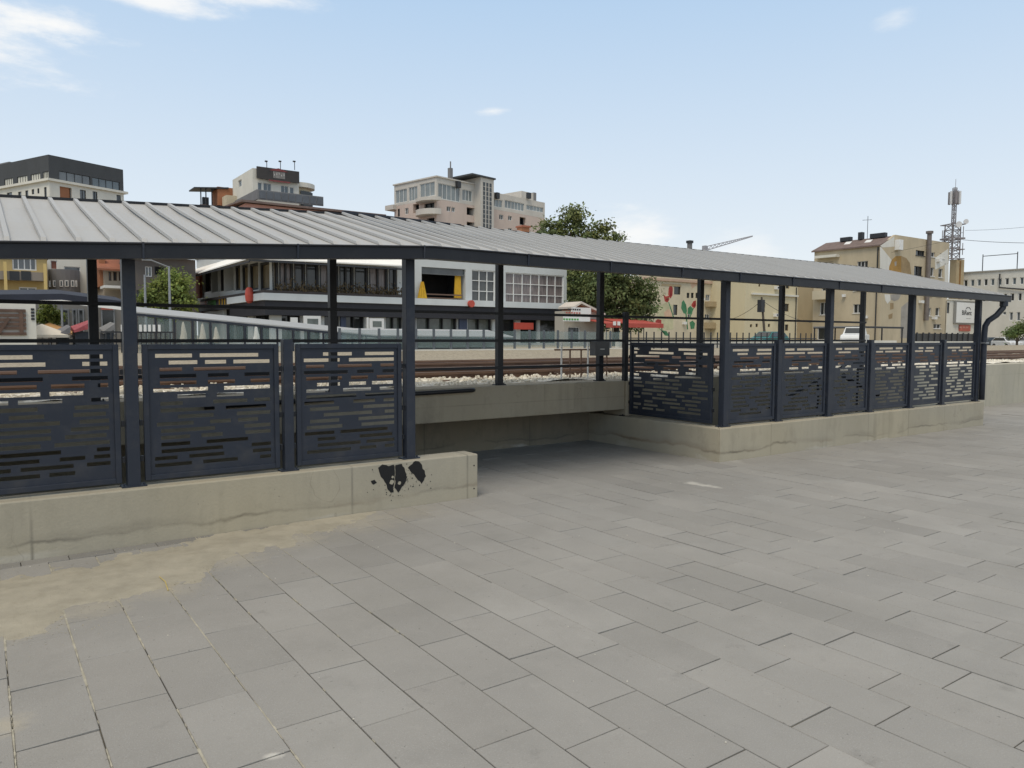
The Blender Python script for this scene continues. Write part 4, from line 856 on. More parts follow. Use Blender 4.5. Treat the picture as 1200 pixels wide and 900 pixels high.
for a, b2, c, d in ((429, 431, 372, 386), (432, 449, 373, 385), (340, 348, 372, 382), (355, 375, 370, 384), (602, 624, 378, 386)):
    u0, z1 = B.F(a, c, -.7); u1, _ = B.F(b2, c, -.7); z0 = B.F(a, d, -.7)[1]
    m = MB(); m.box(u0, u1, -.85, -.7, z0, z1); fr_ = m.build('shop_sign', REDS if a == 602 else WHITEM, B.root)
    if a in (432, 355): m = MB(); m.box(u0+.25, u1-.2, -.87, -.853, z0+.12, z1-.2); m.build('sign_face', GREENGLASS, fr_)
B.part('brick_end', BRICK, 'L', 229.5, 236.8, 318.5, 372, -.25, -.01)
# flower boxes on the terrace
fl = MB()
for _ in range(900):
    u = random.uniform(.2, ua-.3); z = zs1+.2+abs(random.gauss(0, .3)); y = -.6+random.gauss(0, .1); r_ = .07
    a = random.random()*6.28; fl.poly([(u-r_*math.cos(a), y-r_*math.sin(a), z), (u+.03, y+.02, z-r_), (u+r_*math.cos(a), y+r_*math.sin(a), z), (u-.02, y, z+r_)])
fl.build('flowers', mat('terrace_plants', (.10, .075, .04), .8, .6, 2.5), B.root)

# --- mural house
B = Bld('mural_house', 'cream house painted with big red tulips and green leaves beside the dense tree', 'building', 752, 98, 0, 34, 11, 0, CREAM)
zt = B.F(770, 325)[1]; B.H = zt; B.W = B.F(872, 345)[0]
B.win('F', 790, 797.5, 335, 345, 1, 1, FRAMED, DARKGLASS); B.win('F', 789, 794, 357, 369, 1, 1, FRAMED, DARKGLASS); B.win('F', 774, 779, 357, 367, 1, 1, FRAMED, DARKGLASS)
for x in (804.8, 809.8, 815.2): B.win('F', x, x+3.2, 343, 349.2, 1, 1, FRAMED, DARKGLASS)
for x0, x1, y0, y1, n in ((827, 832, 345, 352.3, 2), (839, 848, 345, 353, 3), (826, 831.5, 368, 375, 2), (843, 848.5, 366.5, 374.5, 1), (862, 866, 346, 352, 1), (862, 866, 368, 374, 1), (806, 809, 368, 374, 1)): B.win('F', x0, x1, y0, y1, n, 1, FRAMEW, GREYGLASS)
B.finish(over=.0)
B.part('cornice', plaster('rose_trim', (.50, .36, .27)), 'F', 753, 872, 324.6, 327.6, -.25, -.003)
for a, b2, c, d, mm in ((826, 836.5, 353.5, 359.5, TANW), (838, 851, 354, 362.5, TANW), (836, 849.5, 376, 384.5, WHITEW), (825, 834, 378, 385, TANW)): B.part('balcony', mm, 'F', a, b2, c, d, -1.0, -.005)
B.part('recess_panel', TANW, 'F', 775.3, 798.2, 332.2, 334.8, -.05, -.004)
MR = mat('mural_red', (.36, .055, .045), .85, .3, 1.2); MG = mat('mural_green', (.06, .20, .10), .85, .3, 1.2); ML = mat('mural_pale_green', (.50, .48, .31), .85, .25, .8); MP = mat('mural_pink', (.58, .40, .28), .85, .2, .8)
def paint(name, mm, pts, d=.012, face='F'):
    w2 = [(B.F if face == 'F' else B.L)(px, py) for px, py in pts]; q = MB()
    if face == 'F': q.prism(w2, lambda a, b2, d_: (a, d_, b2), -d, -.002)
    else: q.prism(w2, lambda a, b2, d_: (d_, a, b2), -d, -.002)
    return q.build(name, mm, B.root)
paint('mural_shape', ML, [(770, 360), (781, 354), (789, 358), (789, 386), (770, 388)], .010)
paint('mural_shape', MP, [(778, 366), (783, 362), (788, 366), (787, 373), (779, 373)], .013)
paint('mural_shape', MP, [(808, 329), (815, 328), (817, 334), (811, 338)], .013)
paint('tulip', MR, [(783, 345), (783.5, 338), (786, 332.3), (788.5, 338), (788, 346), (785.5, 350)], .015)
paint('tulip', MR, [(777.5, 345), (780, 347.5), (784, 346.5), (784.3, 351), (782, 354.5), (779, 353)], .018)
paint('leaf', MG, [(798.2, 361), (799, 354), (801, 351.6), (804, 357), (805, 364), (804.2, 368), (801, 367)], .015)
paint('leaf', MG, [(805.6, 368), (806, 361), (809, 358.5), (811.5, 361), (811, 368)], .015)
paint('tulip', MR, [(810, 357.5), (812.5, 353), (815.4, 352), (815.6, 358), (814, 361), (811.5, 360)], .018)
paint('tulip', MR, [(768, 376), (770.5, 374), (775, 374.6), (775, 381), (772.5, 385), (769, 383)], .015)
paint('leaf', MG, [(808, 378), (811.5, 375.6), (814.5, 379), (813.5, 385), (809.5, 385.5)], .015)

for pts in (((783, 354), (784, 354), (790, 372), (788.6, 372)), ((803, 366), (804.4, 366), (806.4, 386), (805, 386)), ((812, 361), (813, 361), (809, 372), (808, 371.5)), ((772, 385), (773, 385), (780, 391), (778.4, 391)), ((775, 387), (781, 388), (785, 394), (779, 393))): paint('stem', MG, pts, .014)
for pts in (((784.8, 348), (786.2, 336), (787.2, 346)), ((812, 359), (814, 354), (814.3, 359.5)), ((779.8, 352), (782, 348.5), (783.2, 352))): paint('petal_mark', mat('mural_dark_red', (.20, .02, .02), .85), pts, .0205)
for a, c in ((822, 349), (855, 356), (856, 378), (801, 377)): B.part('air_conditioner', FRAMEW, 'F', a-1.6, a+1.6, c, c+3.2, -.4, -.006)
# --- small cream house with the string course, between the mural house and the big block
B = Bld('plain_house', 'plain yellowish house with a ledge and tiny windows behind the leaning pole', 'building', 872, 101, 0, 20, 10, 9.6, plaster('light_yellow_plaster', (.60, .53, .36)))
B.W = B.F(934.5, 360)[0]
for x0, x1, y0, y1 in ((894, 897, 356, 360.2), (920, 924.5, 355.8, 365), (885.5, 888.3, 379.3, 383.3), (900, 902.6, 379.5, 383.3), (920, 924, 380.2, 387.5), (879, 881.5, 380, 383.5), (921, 925, 333, 338), (889, 891, 333, 336)): B.win('F', x0, x1, y0, y1, 1, 1, mat('brown_frame', (.16, .11, .06), .6), DARKGLASS)
B.finish(over=.12)
B.part('ledge', WHITEW, 'F', 880, 934, 343, 345.2, -.3, -.003)
for a, c in ((908, 367.5), (909, 335.5)):
    o = B.part('air_conditioner', FRAMEW, 'F', a-1.8, a+1.8, c, c+3.6, -.45, -.006); u, z = B.F(a-.3, c+1.8); m = MB(); m.prism([(u+.13*math.cos(k*.63), z+.13*math.sin(k*.63)) for k in range(10)], lambda x_, z_, d: (x_, d, z_), -.47, -.452); m.build('fan', FRAMED, o)
u = B.F(933.5, 350)[0]; m = MB(); m.tube([(u-.2, -.1, 0), (u-.2, -.1, 9.4-.9)], .07, 6); m.build('drainpipe', FRAMED, B.root)

# --- big beige block with wall painting and tile roof
B = Bld('beige_block', 'tall beige block with a round wall painting and a brown tiled roof', 'building', 1030.5, 105, 0, 17, 9.5, 0, BEIGE)
zt = B.L(1030, 287)[1]; B.H = zt; B.W = B.F(1112, 300)[0]; B.D = B.L(953.5, 330)[0]; BW = BEIGE
for x0, x1, y0, y1, n in ((1073.5, 1084, 287, 299, 2), (1091.5, 1096, 291, 301, 1), (1102, 1107, 291.5, 302.5, 1), (1071.5, 1081, 311.5, 322.5, 2), (1090, 1095, 313, 323.5, 1), (1100, 1105, 314.5, 325, 1), (1086.5, 1091.5, 360.5, 370, 1), (1096.5, 1101.5, 360.5, 370, 1), (1094, 1103, 379.5, 385, 2), (1087, 1092, 337, 347, 1), (1098, 1103, 337, 347, 1)): B.win('F', x0, x1, y0, y1, n, 1, FRAMEW if x0 > 1085 else FRAMED, DARKGLASS, .25, sill=True)
for x0, x1, y0, y1, n in ((1004.5, 1017, 306.5, 314.5, 3), (1000, 1010, 356.5, 367, 2), (961, 969.5, 354.5, 369, 2), (1001, 1012, 331, 341, 2), (963, 972, 333, 345, 2), (958, 968, 384, 398, 1)): B.win('L', x0, x1, y0, y1, n, 1, FRAMEW, DARKGLASS, .25, sill=True)
B.finish(roof=False)
zr1 = B.F(1049, 275)[1]; ur = B.F(1049, 285)[0]
m = MB(); m.prism([(0, zt+.002), (B.W, zt+.002), (B.W, B.F(1111, 284.5)[1]), (ur, zr1)], lambda a, b2, d: (a, d, b2), 0, .35); m.build('gable', BEIGE, B.root)
m = MB(); zq = zr1-.12; m.hexa([(-.35, .02, zt-.18), (ur+.1, .02, zq-.18), (ur+.1, B.D+.3, zq-.18), (-.35, B.D+.3, zt-.18), (-.35, .02, zt+.02), (ur+.1, .02, zq+.02), (ur+.1, B.D+.3, zq+.02), (-.35, B.D+.3, zt+.02)]); rf = m.build('roof', BROWNT, B.root)
m = MB(); m.box(ur+.15, B.W, .36, B.D, zt+.1, zt+.6); m.build('flat_roof', ZINC, B.root)
for (fy, fx) in ((3, .45), (6.2, .5)):
    x0 = ur*fx; zz = zt+(zq-zt)*(x0/ur)+.03; m = MB(); m.hexa([(x0-.5, fy-.45, zz-.33), (x0+.5, fy-.45, zz+.33), (x0+.5, fy+.45, zz+.33), (x0-.5, fy+.45, zz-.33), (x0-.5, fy-.45, zz-.25), (x0+.5, fy-.45, zz+.41), (x0+.5, fy+.45, zz+.41), (x0-.5, fy+.45, zz-.25)]); m.build('skylight', FRAMEW, rf)
for (fy, l_, h_) in ((1.2, 2.2, .9), (6.4, 1.6, .8), (4.6, .6, 1.6)):
    m = MB(); m.box(ur-.6, ur+.1, fy, fy+l_, zq-.1, zq+h_*.6); m.build('chimney', FRAMED, rf)
m = MB(); m.tube([(ur-.2, 4.0, zq), (ur-.2, 4.0, zq+3.2)], .04, 5); m.bar((ur-.2, 3.4, zq+2.6), (ur-.2, 4.8, zq+2.7), .05); m.build('aerial', FRAMED, rf)
WP = plaster('wall_paint_white', (.66, .65, .60)); DP = mat('wall_paint_ochre', (.34, .20, .06), .9, .35, .5); DP2 = mat('wall_paint_brown', (.30, .22, .12), .9, .3, .5); GP = mat('wall_paint_grey', (.32, .30, .27), .9, .25, .5)
paint('painted_patch', WP, [(1031.5, 288), (1048, 277), (1048, 289), (1034, 290)], .010)
paint('painted_patch', WP, [(1031.2, 289), (1033, 290), (1045, 305), (1040, 325), (1031.2, 325)], .013)
paint('painted_disc', DP, [(1041, 322), (1042, 312), (1045, 304.5), (1050, 300), (1056, 300), (1056, 322)], .016)
paint('painted_disc', DP2, [(1056.2, 300), (1062, 302.5), (1066, 308), (1068, 322), (1056.2, 322)], .016)
paint('painted_patch', GP, [(1048, 307), (1050.5, 306), (1050.5, 311), (1048.5, 312)], .02)
paint('painted_patch', WP, [(1095.5, 302.5), (1111, 291.5), (1111, 308), (1096, 316)], .010)
paint('painted_patch', WP, [(1107, 309), (1111.6, 309), (1111.6, 335), (1107, 333)], .010)
paint('painted_patch', WP, [(1036.5, 345), (1043, 345), (1043.5, 352), (1040, 356), (1037.5, 352)], .010)
paint('painted_patch', GP, [(1043.6, 345), (1056, 345), (1053, 351), (1048, 353), (1044, 351)], .013)
paint('painted_patch', DP2, [(1043, 355), (1047, 355), (1047, 362), (1043, 363)], .013)
paint('painted_patch', DP2, [(1041, 369), (1046, 367), (1045.5, 373), (1041.5, 374)], .013)
paint('painted_patch', GP, [(1056, 360), (1066, 352), (1068, 396), (1055, 396)], .011)
u, z = B.F(1086.5, 274); m = MB(); m.tube([(u, -.35, 4), (u, -.35, z)], .32, 10); m.tube([(u, -.35, z), (u, -.35, z+.35)], .5, 10); m.build('flue_pipe', mat('flue_grey', (.16, .14, .13), .6, .2), B.root)
o = B.part('air_conditioner', FRAMEW, 'F', 1048.5, 1053, 281, 293, -.7, -.02)
B.part('balcony', CREAM, 'L', 957, 972, 341.5, 351.5, -1.1, -.01); B.part('balcony_slab', WHITEW, 'L', 959, 984, 300.5, 303.5, -1.0, -.01)
v, _ = B.L(1028, 330); m = MB(); m.tube([(-.12, v, 0), (-.12, v, zt-.3)], .09, 6); m.build('drainpipe', FRAMED, B.root)
v0, v1 = B.L(953.5, 360)[0], B.L(926, 360)[0]
m = MB(); m.box(.5, 8, v0+.01, v1, 0, zt-4); m.build('rear_wing', TANW, B.root)

for a, c in ((1093.5, 371), (1099, 303.5), (1069, 331), (1078, 352)): B.part('air_conditioner', FRAMEW, 'F', a-1.7, a+1.7, c, c+3.2, -.45, -.022)
for a, c in ((990, 345), (1020, 330), (1016, 370)): B.part('air_conditioner', FRAMEW, 'L', a-1.6, a+1.6, c, c+3.2, -.4, -.01)
# --- brick chimney carrying the mobile phone mast
B = Bld('mast_tower', 'lattice mobile phone mast with antennas on top of a tan brick chimney', 'tower', 1117.5, 122, YAW-R(78), 1.4, 1.4, 0, TANW)
zc = B.F(1118, 304)[1]; u1 = B.F(1130, 310)[0]
m = MB(); m.box(0, max(u1, 1.2), 0, 1.4, 0, zc); m.build('chimney', TANW, B.root)
m = MB(); m.box(.55, .85, -.02, -.003, 0, zc-.2); m.build('rust_strip', mat('rust_streak', (.20, .11, .04), .9, .4, .8), B.root)
ux0 = B.F(1111.5, 300)[0]; ux1 = B.F(1127, 300)[0]; wd = ux1-ux0; ztop = B.F(1119, 219)[1]; zmid = B.F(1119, 262)[1]
MAST = mat('mast_steel', (.22, .20, .20), .5, .2, 2); ANT = mat('antenna_white', (.62, .62, .62), .5, .08)
cx, cy = (ux0+ux1)/2, .7
def lattice(name, cx, cy, w0, z0, z1, n, th):
    m = MB(); h = w0/2
    for sx in (-1, 1):
        for sy in (-1, 1): m.bar((cx+sx*h, cy+sy*h, z0), (cx+sx*h, cy+sy*h, z1), th)
    for k in range(n):
        a, b2 = z0+(z1-z0)*k/n, z0+(z1-z0)*(k+1)/n; s_ = 1 if k % 2 else -1
        for (p, q) in (((-1, -1), (1, -1)), ((1, -1), (1, 1)), ((1, 1), (-1, 1)), ((-1, 1), (-1, -1))):
            m.bar((cx+p[0]*h, cy+p[1]*h, b2), (cx+q[0]*h, cy+q[1]*h, b2), th*.7)
            pa, pb = (p, q) if s_ > 0 else (q, p); m.bar((cx+pa[0]*h, cy+pa[1]*h, a), (cx+pb[0]*h, cy+pb[1]*h, b2), th*.6)
    return m.build(name, MAST, B.root)
lattice('lattice', cx, cy, wd*.62, zc, zmid, 6, .13); lattice('upper_mast', cx+.1, cy, .42, zmid, ztop, 9, .09)
for z in (zc+.1, zc+1.6, zc+3.4, zmid-2.4, zmid-.1):
    m = MB(); h = wd*.5
    for (p, q) in (((-1, -1), (1, -1)), ((1, -1), (1, 1)), ((1, 1), (-1, 1)), ((-1, 1), (-1, -1))):
        m.bar((cx+p[0]*h, cy+p[1]*h, z), (cx+q[0]*h, cy+q[1]*h, z), .12)
    m.build('platform', MAST, B.root)
rnd = random.Random(5)
for k in range(14):
    a = k*.9; r_ = wd*.5+.25; z = zc+.6+(zmid-zc-1.2)*((k*.37) % 1); p = (cx+r_*math.cos(a), cy+r_*math.sin(a))
    m = MB(); m.tube([(p[0], p[1], z-.9), (p[0], p[1], z+1.0)], .06, 6); m.bar((cx+.4*r_*math.cos(a), cy+.4*r_*math.sin(a), z), (p[0], p[1], z), .07); m.build('antenna_arm', MAST, B.root)
for k in range(6):
    a = 2.2+k*1.05; r_ = .75; z = ztop-1.7; m = MB(); px_, py_ = cx+.1+r_*math.cos(a), cy+r_*math.sin(a)
    m.box(px_-.16, px_+.16, py_-.1, py_+.1, z-.9, z+1.1); m.build('antenna_panel', ANT if k % 2 else MAST, B.root)
m = MB()
for z in (ztop-2.4, ztop-.6): m.bar((cx-.7, cy, z), (cx+.9, cy, z), .1); m.bar((cx+.1, cy-.8, z), (cx+.1, cy+.8, z), .1)
m.tube([(cx+.2, cy, ztop), (cx+.2, cy, ztop+1.4)], .035, 5); m.build('antenna_bracket', MAST, B.root)
m = MB(); u, z = B.F(1119.5, 264); m.tube([(u-.2, -1.0, z), (u-.16, -.75, z)], [.5, .4], 16); m.build('dish', ANT, B.root)
m = MB(); u, z = B.F(1130, 260); m.tube([(u, -.4, z), (u+.05, -.2, z)], [.4, .35], 14); m.build('dish', ANT, B.root)

# --- low white building with the billboard
B = Bld('white_annex', 'low white building carrying the car rental billboard', 'building', 1106.5, 116, 0, 9.5, 2.5, 0, WHITEW)
B.H = B.F(1110, 351.5)[1]; B.W = B.F(1160, 356)[0]
B.win('F', 1109, 1113, 354.5, 367, 1, 2, FRAMED, GREYGLASS)
B.finish(over=.15)
o = B.part('billboard', mat('billboard_frame', (.25, .25, .24), .5), 'F', 1117.5, 1146.5, 353, 379, -.35, -.05)
f0 = B.F(1118.5, 354.2); f1 = B.F(1145.7, 354.2)[0]; f2 = B.F(1118.5, 378)[1]
m = MB(); m.box(f0[0], f1, -.38, -.353, f2, f0[1]); pn = m.build('billboard_face', mat('billboard_white', (.78, .79, .78), .5, .03), o)
BLK = mat('sign_black', (.02, .02, .022), .5); u, z = B.F(1129.8, 366.5); rot = (math.pi/2, 0, 0)
bt = text_obj('billboard_text', 'BiRent', 1.02, BLK, pn, (u+.02, -.385, z-.05), rot, sx=1.18); bt.data.offset = .018
to_mesh_part(bt)
m = MB(); ar = []
for k in range(13):
    a = math.pi*(.95-.9*k/12); ar.append((u+.45+.9*math.cos(a), -.40, z+.3+.55*math.sin(a)))
m.tube(ar, [.01+.05*math.sin(math.pi*k/12) for k in range(13)], 6); m.build('billboard_emblem', BLK, pn)
m = MB()
for k in range(9): m.box(u-.1+k*.17, u+.0+k*.17, -.395, -.381, z-.95, z-.85)
m.build('billboard_small_text', mat('sign_grey', (.4, .4, .4), .6), pn)
rs = B.part('red_sign', mat('faded_red', (.42, .12, .09), .7, .25, 2), 'F', 1123.5, 1136, 380.5, 388, -.2, -.02)
for a in (1124.5, 1128.5, 1132): 
    u0, z1 = B.F(a, 382, -.2); u1 = B.F(a+2.4, 382, -.2)[0]; z0 = B.F(a, 386, -.2)[1]; m = MB(); m.box(u0, u1, -.215, -.201, z0+.2, z1-.1); m.build('sign_lettering', mat('faded_pink', (.50, .25, .20), .7), rs)
u = B.F(1107, 360)[0]; m = MB(); m.tube([(u+.1, -.12, 0), (u+.1, -.12, B.H-.2)], .07, 6); m.build('drainpipe', FRAMED, B.root)

# --- long white office building
pc = at_depth(1290, 396, 108)
B = Bld('office_building', 'long white three storey office building with rows of small windows', 'building', 1290, 108, 0, 16, 50, 0, OFFW)
zt = B.L(1165, 318)[1]; B.H = zt
v_far = B.L(1128, 340)[0]; B.D = v_far
for k, x in enumerate((1131.7, 1139.7, 1147.5, 1155.3, 1163.3, 1171.7, 1180.2, 1188.7, 1197.5, 1207, 1217, 1228)): B.win('L', x-2.3, x+2.3, 328-(x-1131)*.045, 336-(x-1131)*.04, 1, 1, FRAMEW, BLUEGLASS if k % 3 else DARKGLASS, .25, fw=.09)
for x in (1137, 1145, 1153, 1161, 1169.5, 1178, 1186.5, 1195.3, 1205, 1215): B.win('L', x-2.3, x+2.3, 346.5-(x-1131)*.05, 354.5-(x-1131)*.03, 1, 1, FRAMEW, DARKGLASS, .25, fw=.09)
for x, y0, y1 in ((1169, 365.5, 369), (1177, 365.3, 369.2), (1185, 365.8, 375.5), (1193.5, 365.6, 376), (1204, 365.6, 376)): B.win('L', x-2.2, x+2.2, y0, y1, 1, 1, FRAMEW, GREYGLASS, .25, fw=.09)
B.finish(over=.2, roofm=plaster('coping', (.35, .34, .31)))
v0, z1 = B.L(1172.5, 321); _, z0 = B.L(1172.5, 337); v2 = B.L(1230, 340)[0]
m = MB(); m.tube([(-.25, v0, z1), (-.25, v0, z0), (-.25, v2, z0-.9)], .11, 6); m.build('flue_pipe', FRAMED, B.root)
u, z = B.L(1140, 318); m = MB()
for q in (v_far-2, v_far-7): m.tube([(2, q, zt), (2, q, zt+3)], .07, 5)
m.bar((2, v_far-2, zt+2.7), (2, v_far-7, zt+2.7), .1); m.build('roof_frame', FRAMED, B.root)

# --- left hand houses seen under the roof
B = Bld('yellow_house', 'ochre yellow house with a long balcony, at the left edge under the roof', 'building', -60, 56, 0, 9, 9, 7.8, YELL)
B.W = B.F(55.5, 320)[0]
B.win('F', 14, 42.5, 301, 316, 4, 1, FRAMEW, GREYGLASS, .2, fw=.1); B.win('F', 22, 43, 336, 345, 2, 1, FRAMEW, GREYGLASS, .2, fw=.09); B.win('F', -30, -8, 302, 317, 2, 1, FRAMEW, GREYGLASS)
B.finish(over=.3, roofm=TILE)
o = B.part('balcony', plaster('balcony_grey', (.26, .23, .20)), 'F', -20, 51, 317.5, 327.5, -1.1, -.004)
for a, b2 in ((11, 22.5), (24.5, 36)): u0, z1 = B.F(a, 316.6, -1.15); u1 = B.F(b2, 316.6, -1.15)[0]; m = MB(); m.box(u0, u1, -1.16, -1.103, z1-.75, z1-.05); m.build('balcony_panel', FRAMED, o)
for a in (6.5, 53):
    u, _ = B.F(a, 330, -1.15); m = MB(); m.box(u-.1, u+.1, -1.3, -1.17, 0, 6.9); m.build('pilaster', plaster('light_ochre', (.62, .47, .20)), B.root)
B = Bld('white_house', 'white house with a rounded grey clad bay, behind the dark canopies', 'building', 56, 66, 0, 5, 9, 9.2, WHITEW)
B.W = B.F(103, 320)[0]
for x0, x1, y0, y1 in ((59, 67, 305, 315.5), (64, 67, 297, 303), (72, 81, 296, 302), (75, 94, 312, 318)): B.win('F', x0, x1, y0, y1, 1, 1, FRAMEW, plaster('shutter', (.22, .10, .075)) if x1 < 85 else GREYGLASS, .15)
B.finish(over=.2)
m = MB(); u0, u1 = B.F(56.5, 320)[0], B.F(93.5, 320)[0]; zb1 = B.F(70, 315.5, -.8)[1]; cxx = (u0+u1)/2; hw = (u1-u0)/2
pts = [(cxx+hw*math.cos(math.pi+math.pi*k/10), -.02+1.1*math.sin(math.pi+math.pi*k/10)) for k in range(11)]
m.prism(pts, lambda a, b2, d: (a, b2, d), 2.5, zb1); bay = m.build('rounded_bay', GREYC, B.root)
for a, b2 in ((58, 60.5), (62, 66), (69.5, 73.5), (75.5, 80), (83, 87), (88, 90.5)):
    u0, z1 = B.F(a, 328.5, -1.0); u1 = B.F(b2, 328.5, -1.0)[0]; z0 = B.F(a, 336, -1.0)[1]; t = ((u0+u1)/2-cxx)/hw; y = -.02-1.1*math.sqrt(max(.02, 1-min(.98, t*t)))
    m = MB(); m.box(u0, u1, y-.05, y+.03, z0, z1); f_ = m.build('window', FRAMEW, bay); m = MB(); m.box(u0+.07, u1-.07, y-.06, y-.052, z0+.07, z1-.07); m.build('pane', DARKGLASS, f_)
B = Bld('gable_house', 'small house with an orange tiled roof between two shelter posts', 'building', 124, 62, 0, 5, 8, 0, plaster('greyish_plaster', (.40, .35, .28)))
B.H = B.F(126, 315)[1]; B.W = B.F(148, 320)[0]
for a, b2 in ((127, 130.5), (132.5, 137), (139, 144)): B.win('F', a, b2, 318, 329, 1, 1, mat('brown_frame2', (.14, .09, .06), .6), DARKGLASS)
B.finish(roof=False)
m = MB(); zc = B.H; m.hexa([(-.6, -.9, zc-.2), (B.W+.6, -.9, zc-.2), (B.W+.6, 5, zc+1.9), (-.6, 5, zc+1.9), (-.6, -.9, zc-.05), (B.W+.6, -.9, zc-.05), (B.W+.6, 5, zc+2.05), (-.6, 5, zc+2.05)]); m.build('roof', TILE, B.root)
B.part('orange_wall', ORANGE, 'F', 117, 124, 298, 335, .5, 6)
B.part('porch_roof', WHITEM, 'F', 117, 146, 336, 339, -2.5, -.2)
B = Bld('boarded_house', 'dark boarded house with a red tile roof edge behind the street tree', 'building', 158, 58, 0, 5, 9, 0, DARKW)
B.H = B.F(165, 301)[1]; B.W = B.F(229, 310)[0]
B.win('F', 170, 178, 312, 324, 2, 1, FRAMEW, GREYGLASS); B.win('F', 181, 192, 312, 322, 1, 1, FRAMED, VOIDM); B.win('F', 160, 164, 340, 360, 1, 1, FRAMED, DARKGLASS)
B.finish(roof=False)
m = MB(); m.hexa([(-.4, -.6, B.H+.0), (B.W+.3, -.6, B.H), (B.W+.3, 8, B.H+2), (-.4, 8, B.H+2), (-.4, -.6, B.H+.16), (B.W+.3, -.6, B.H+.16), (B.W+.3, 8, B.H+2.16), (-.4, 8, B.H+2.16)]); m.build('roof', TILE, B.root)

# --- kiosk with gable and red awnings
B = Bld('gable_kiosk', 'small orange gabled kiosk with signboards beside the red awnings', 'kiosk', 661, 60, 0, 6, 1.2, 0, plaster('kiosk_wall', (.42, .40, .35)))
ue, zev = B.F(701, 365.5); ua_, zap = B.F(677, 353.5); B.H = zev; B.W = ue
B.win('F', 666, 680, 383, 402, 1, 1, FRAMEW, DARKGLASS)
B.finish(roof=False)
m = MB(); m.prism([(ua_-.75, zev+.003), (ue+.05, zev+.003), (ua_, zap-.12)], lambda a, b2, d: (a, d, b2), 0, 1.2); m.build('gable', ORANGE, B.root)
m = MB()
for (xa, za_, xb, zb_) in ((ua_, zap, ue+.35, zev-.12), (ua_-.8, zap-.42, ua_, zap)):
    m.hexa([(xa, -.5, za_-.16), (xb, -.5, zb_-.16), (xb, 1.5, zb_-.16), (xa, 1.5, za_-.16), (xa, -.5, za_), (xb, -.5, zb_), (xb, 1.5, zb_), (xa, 1.5, za_)])
m.build('roof', mat('pale_roof', (.55, .50, .44), .7, .1), B.root)
o = B.part('sign_board', WHITEM, 'F', 664, 685, 360.5, 368, -.8, -.55); o2 = B.part('sign_board', WHITEM, 'F', 654.5, 684, 371, 376.5, -.8, -.55)
for (a, b2, c, d, mm, par) in ((665.5, 681, 361.5, 363.3, FRAMED, o), (663, 681, 365.5, 367.2, MATS['faded_red'], o), (660, 679, 373, 375, GREEN, o2)):
    u0, z1 = B.F(a, c, -.8); u1 = B.F(b2, c, -.8)[0]; z0 = B.F(a, d, -.8)[1]; m = MB(); n = 6
    for k in range(n): m.box(u0+(u1-u0)*k/n, u0+(u1-u0)*(k+.65)/n, -.83, -.803, z0, z1)
    m.build('sign_lettering', mm, par)
aw = []
for (a, b2, lab_, nm) in ((684.5, 701, 'red awning beside the kiosk, with two white lamps on it', 1), (706, 751, 'long red awning under the dense tree, right of the kiosk', 0)):
    o = empty('red_awning', B.P + B.ex*B.F(a, 380)[0] + B.ey*(-.6), 0, lab_, 'awning', 'red awnings by the kiosk')
    L_ = B.F(b2, 380)[0]-B.F(a, 380)[0]; z1 = B.F(a, 374)[1]; z0 = B.F(a, 380)[1]
    m = MB(); m.hexa([(0, -2, z0), (L_, -2, z0), (L_, 1, z1), (0, 1, z1), (0, -2, z0+.06), (L_, -2, z0+.06), (L_, 1, z1+.06), (0, 1, z1+.06)]); m.box(0, L_, -2.03, -2.003, z0-.28, z0+.06); m.build('canvas', REDA, o)
    m = MB()
    for x in (.1, L_/2, L_-.1): m.tube([(x, -1.95, 0), (x, -1.95, z0)], .04, 6)
    m.build('frame', FRAMED, o)
    if nm:
        for x in (L_*.55, L_*.85): m = MB(); m.box(x-.13, x+.13, -2.12, -2.04, z0-.1, z0+.2); m.build('lamp', FRAMEW, o)
# dark steel car port by the pickup
o = empty('car_port', at_depth(1058, 396, 90), 0, 'open dark steel car port with a flat grey roof behind the white pickup', 'car port'); o.location.z = gzf(o.location.x, o.location.y)
m = MB(); zc = at_depth(1040, 383, 90).z-o.location.z; m.box(-9, 0, 0, 6, zc-.12, zc); m.build('roof', mat('carport_roof', (.22, .23, .24), .5, .1), o)
m = MB(); m.box(-9.02, .02, -.06, -.004, zc-.22, zc-.02); m.box(-9.02, -8.95, -.003, 6, zc-.25, zc-.121); m.build('eaves_beam', FRAMED, o)
for x in (-8.9, -4.6, -.1):
    for y in (.06, 5.9): m = MB(); m.box(x-.06, x+.06, y-.06, y+.06, 0, zc-.121); m.build('post', FRAMED, o)

# --- glass fence beyond the tracks, two runs of posts and panes
FG = bpy.data.materials.new('fence_glass'); FG.use_nodes = True; bb = FG.node_tree.nodes['Principled BSDF']; bb.inputs['Base Color'].default_value = (.24, .33, .325, 1); bb.inputs['Roughness'].default_value = .08; bb.inputs['Alpha'].default_value = .24
fe = empty('glass_fence', (0, 0, 0), 0, 'long fence of grey posts and pale glass panes beyond the tracks', 'fence')
TFN = 31.0; sx0 = on_t(398, 396, TFN)[0]; fz0 = 1.02; fz1 = on_t(560, 386.5, TFN)[1]; fpost = fpane = None
nP = int((on_t(742, 396, TFN)[0]-sx0)/.93)
for k in range(nP):
    x = sx0+.93*k
    if fpost is None:
        m = MB(); m.box(-.045, .045, -.045, .045, fz0-.2, fz1+.02); fpost = m.build('post', mat('fence_post', (.10, .115, .13), .5), fe); fpost.location = (x, TFN, 0)
        m = MB(); m.box(.07, .86, -.008, .008, fz0+.08, fz1-.05); fpane = m.build('pane', FG, fe); fpane.location = (x, TFN, 0)
    else:
        copy_part(fpost, fe, (x, TFN, 0)); copy_part(fpane, fe, (x, TFN, 0))
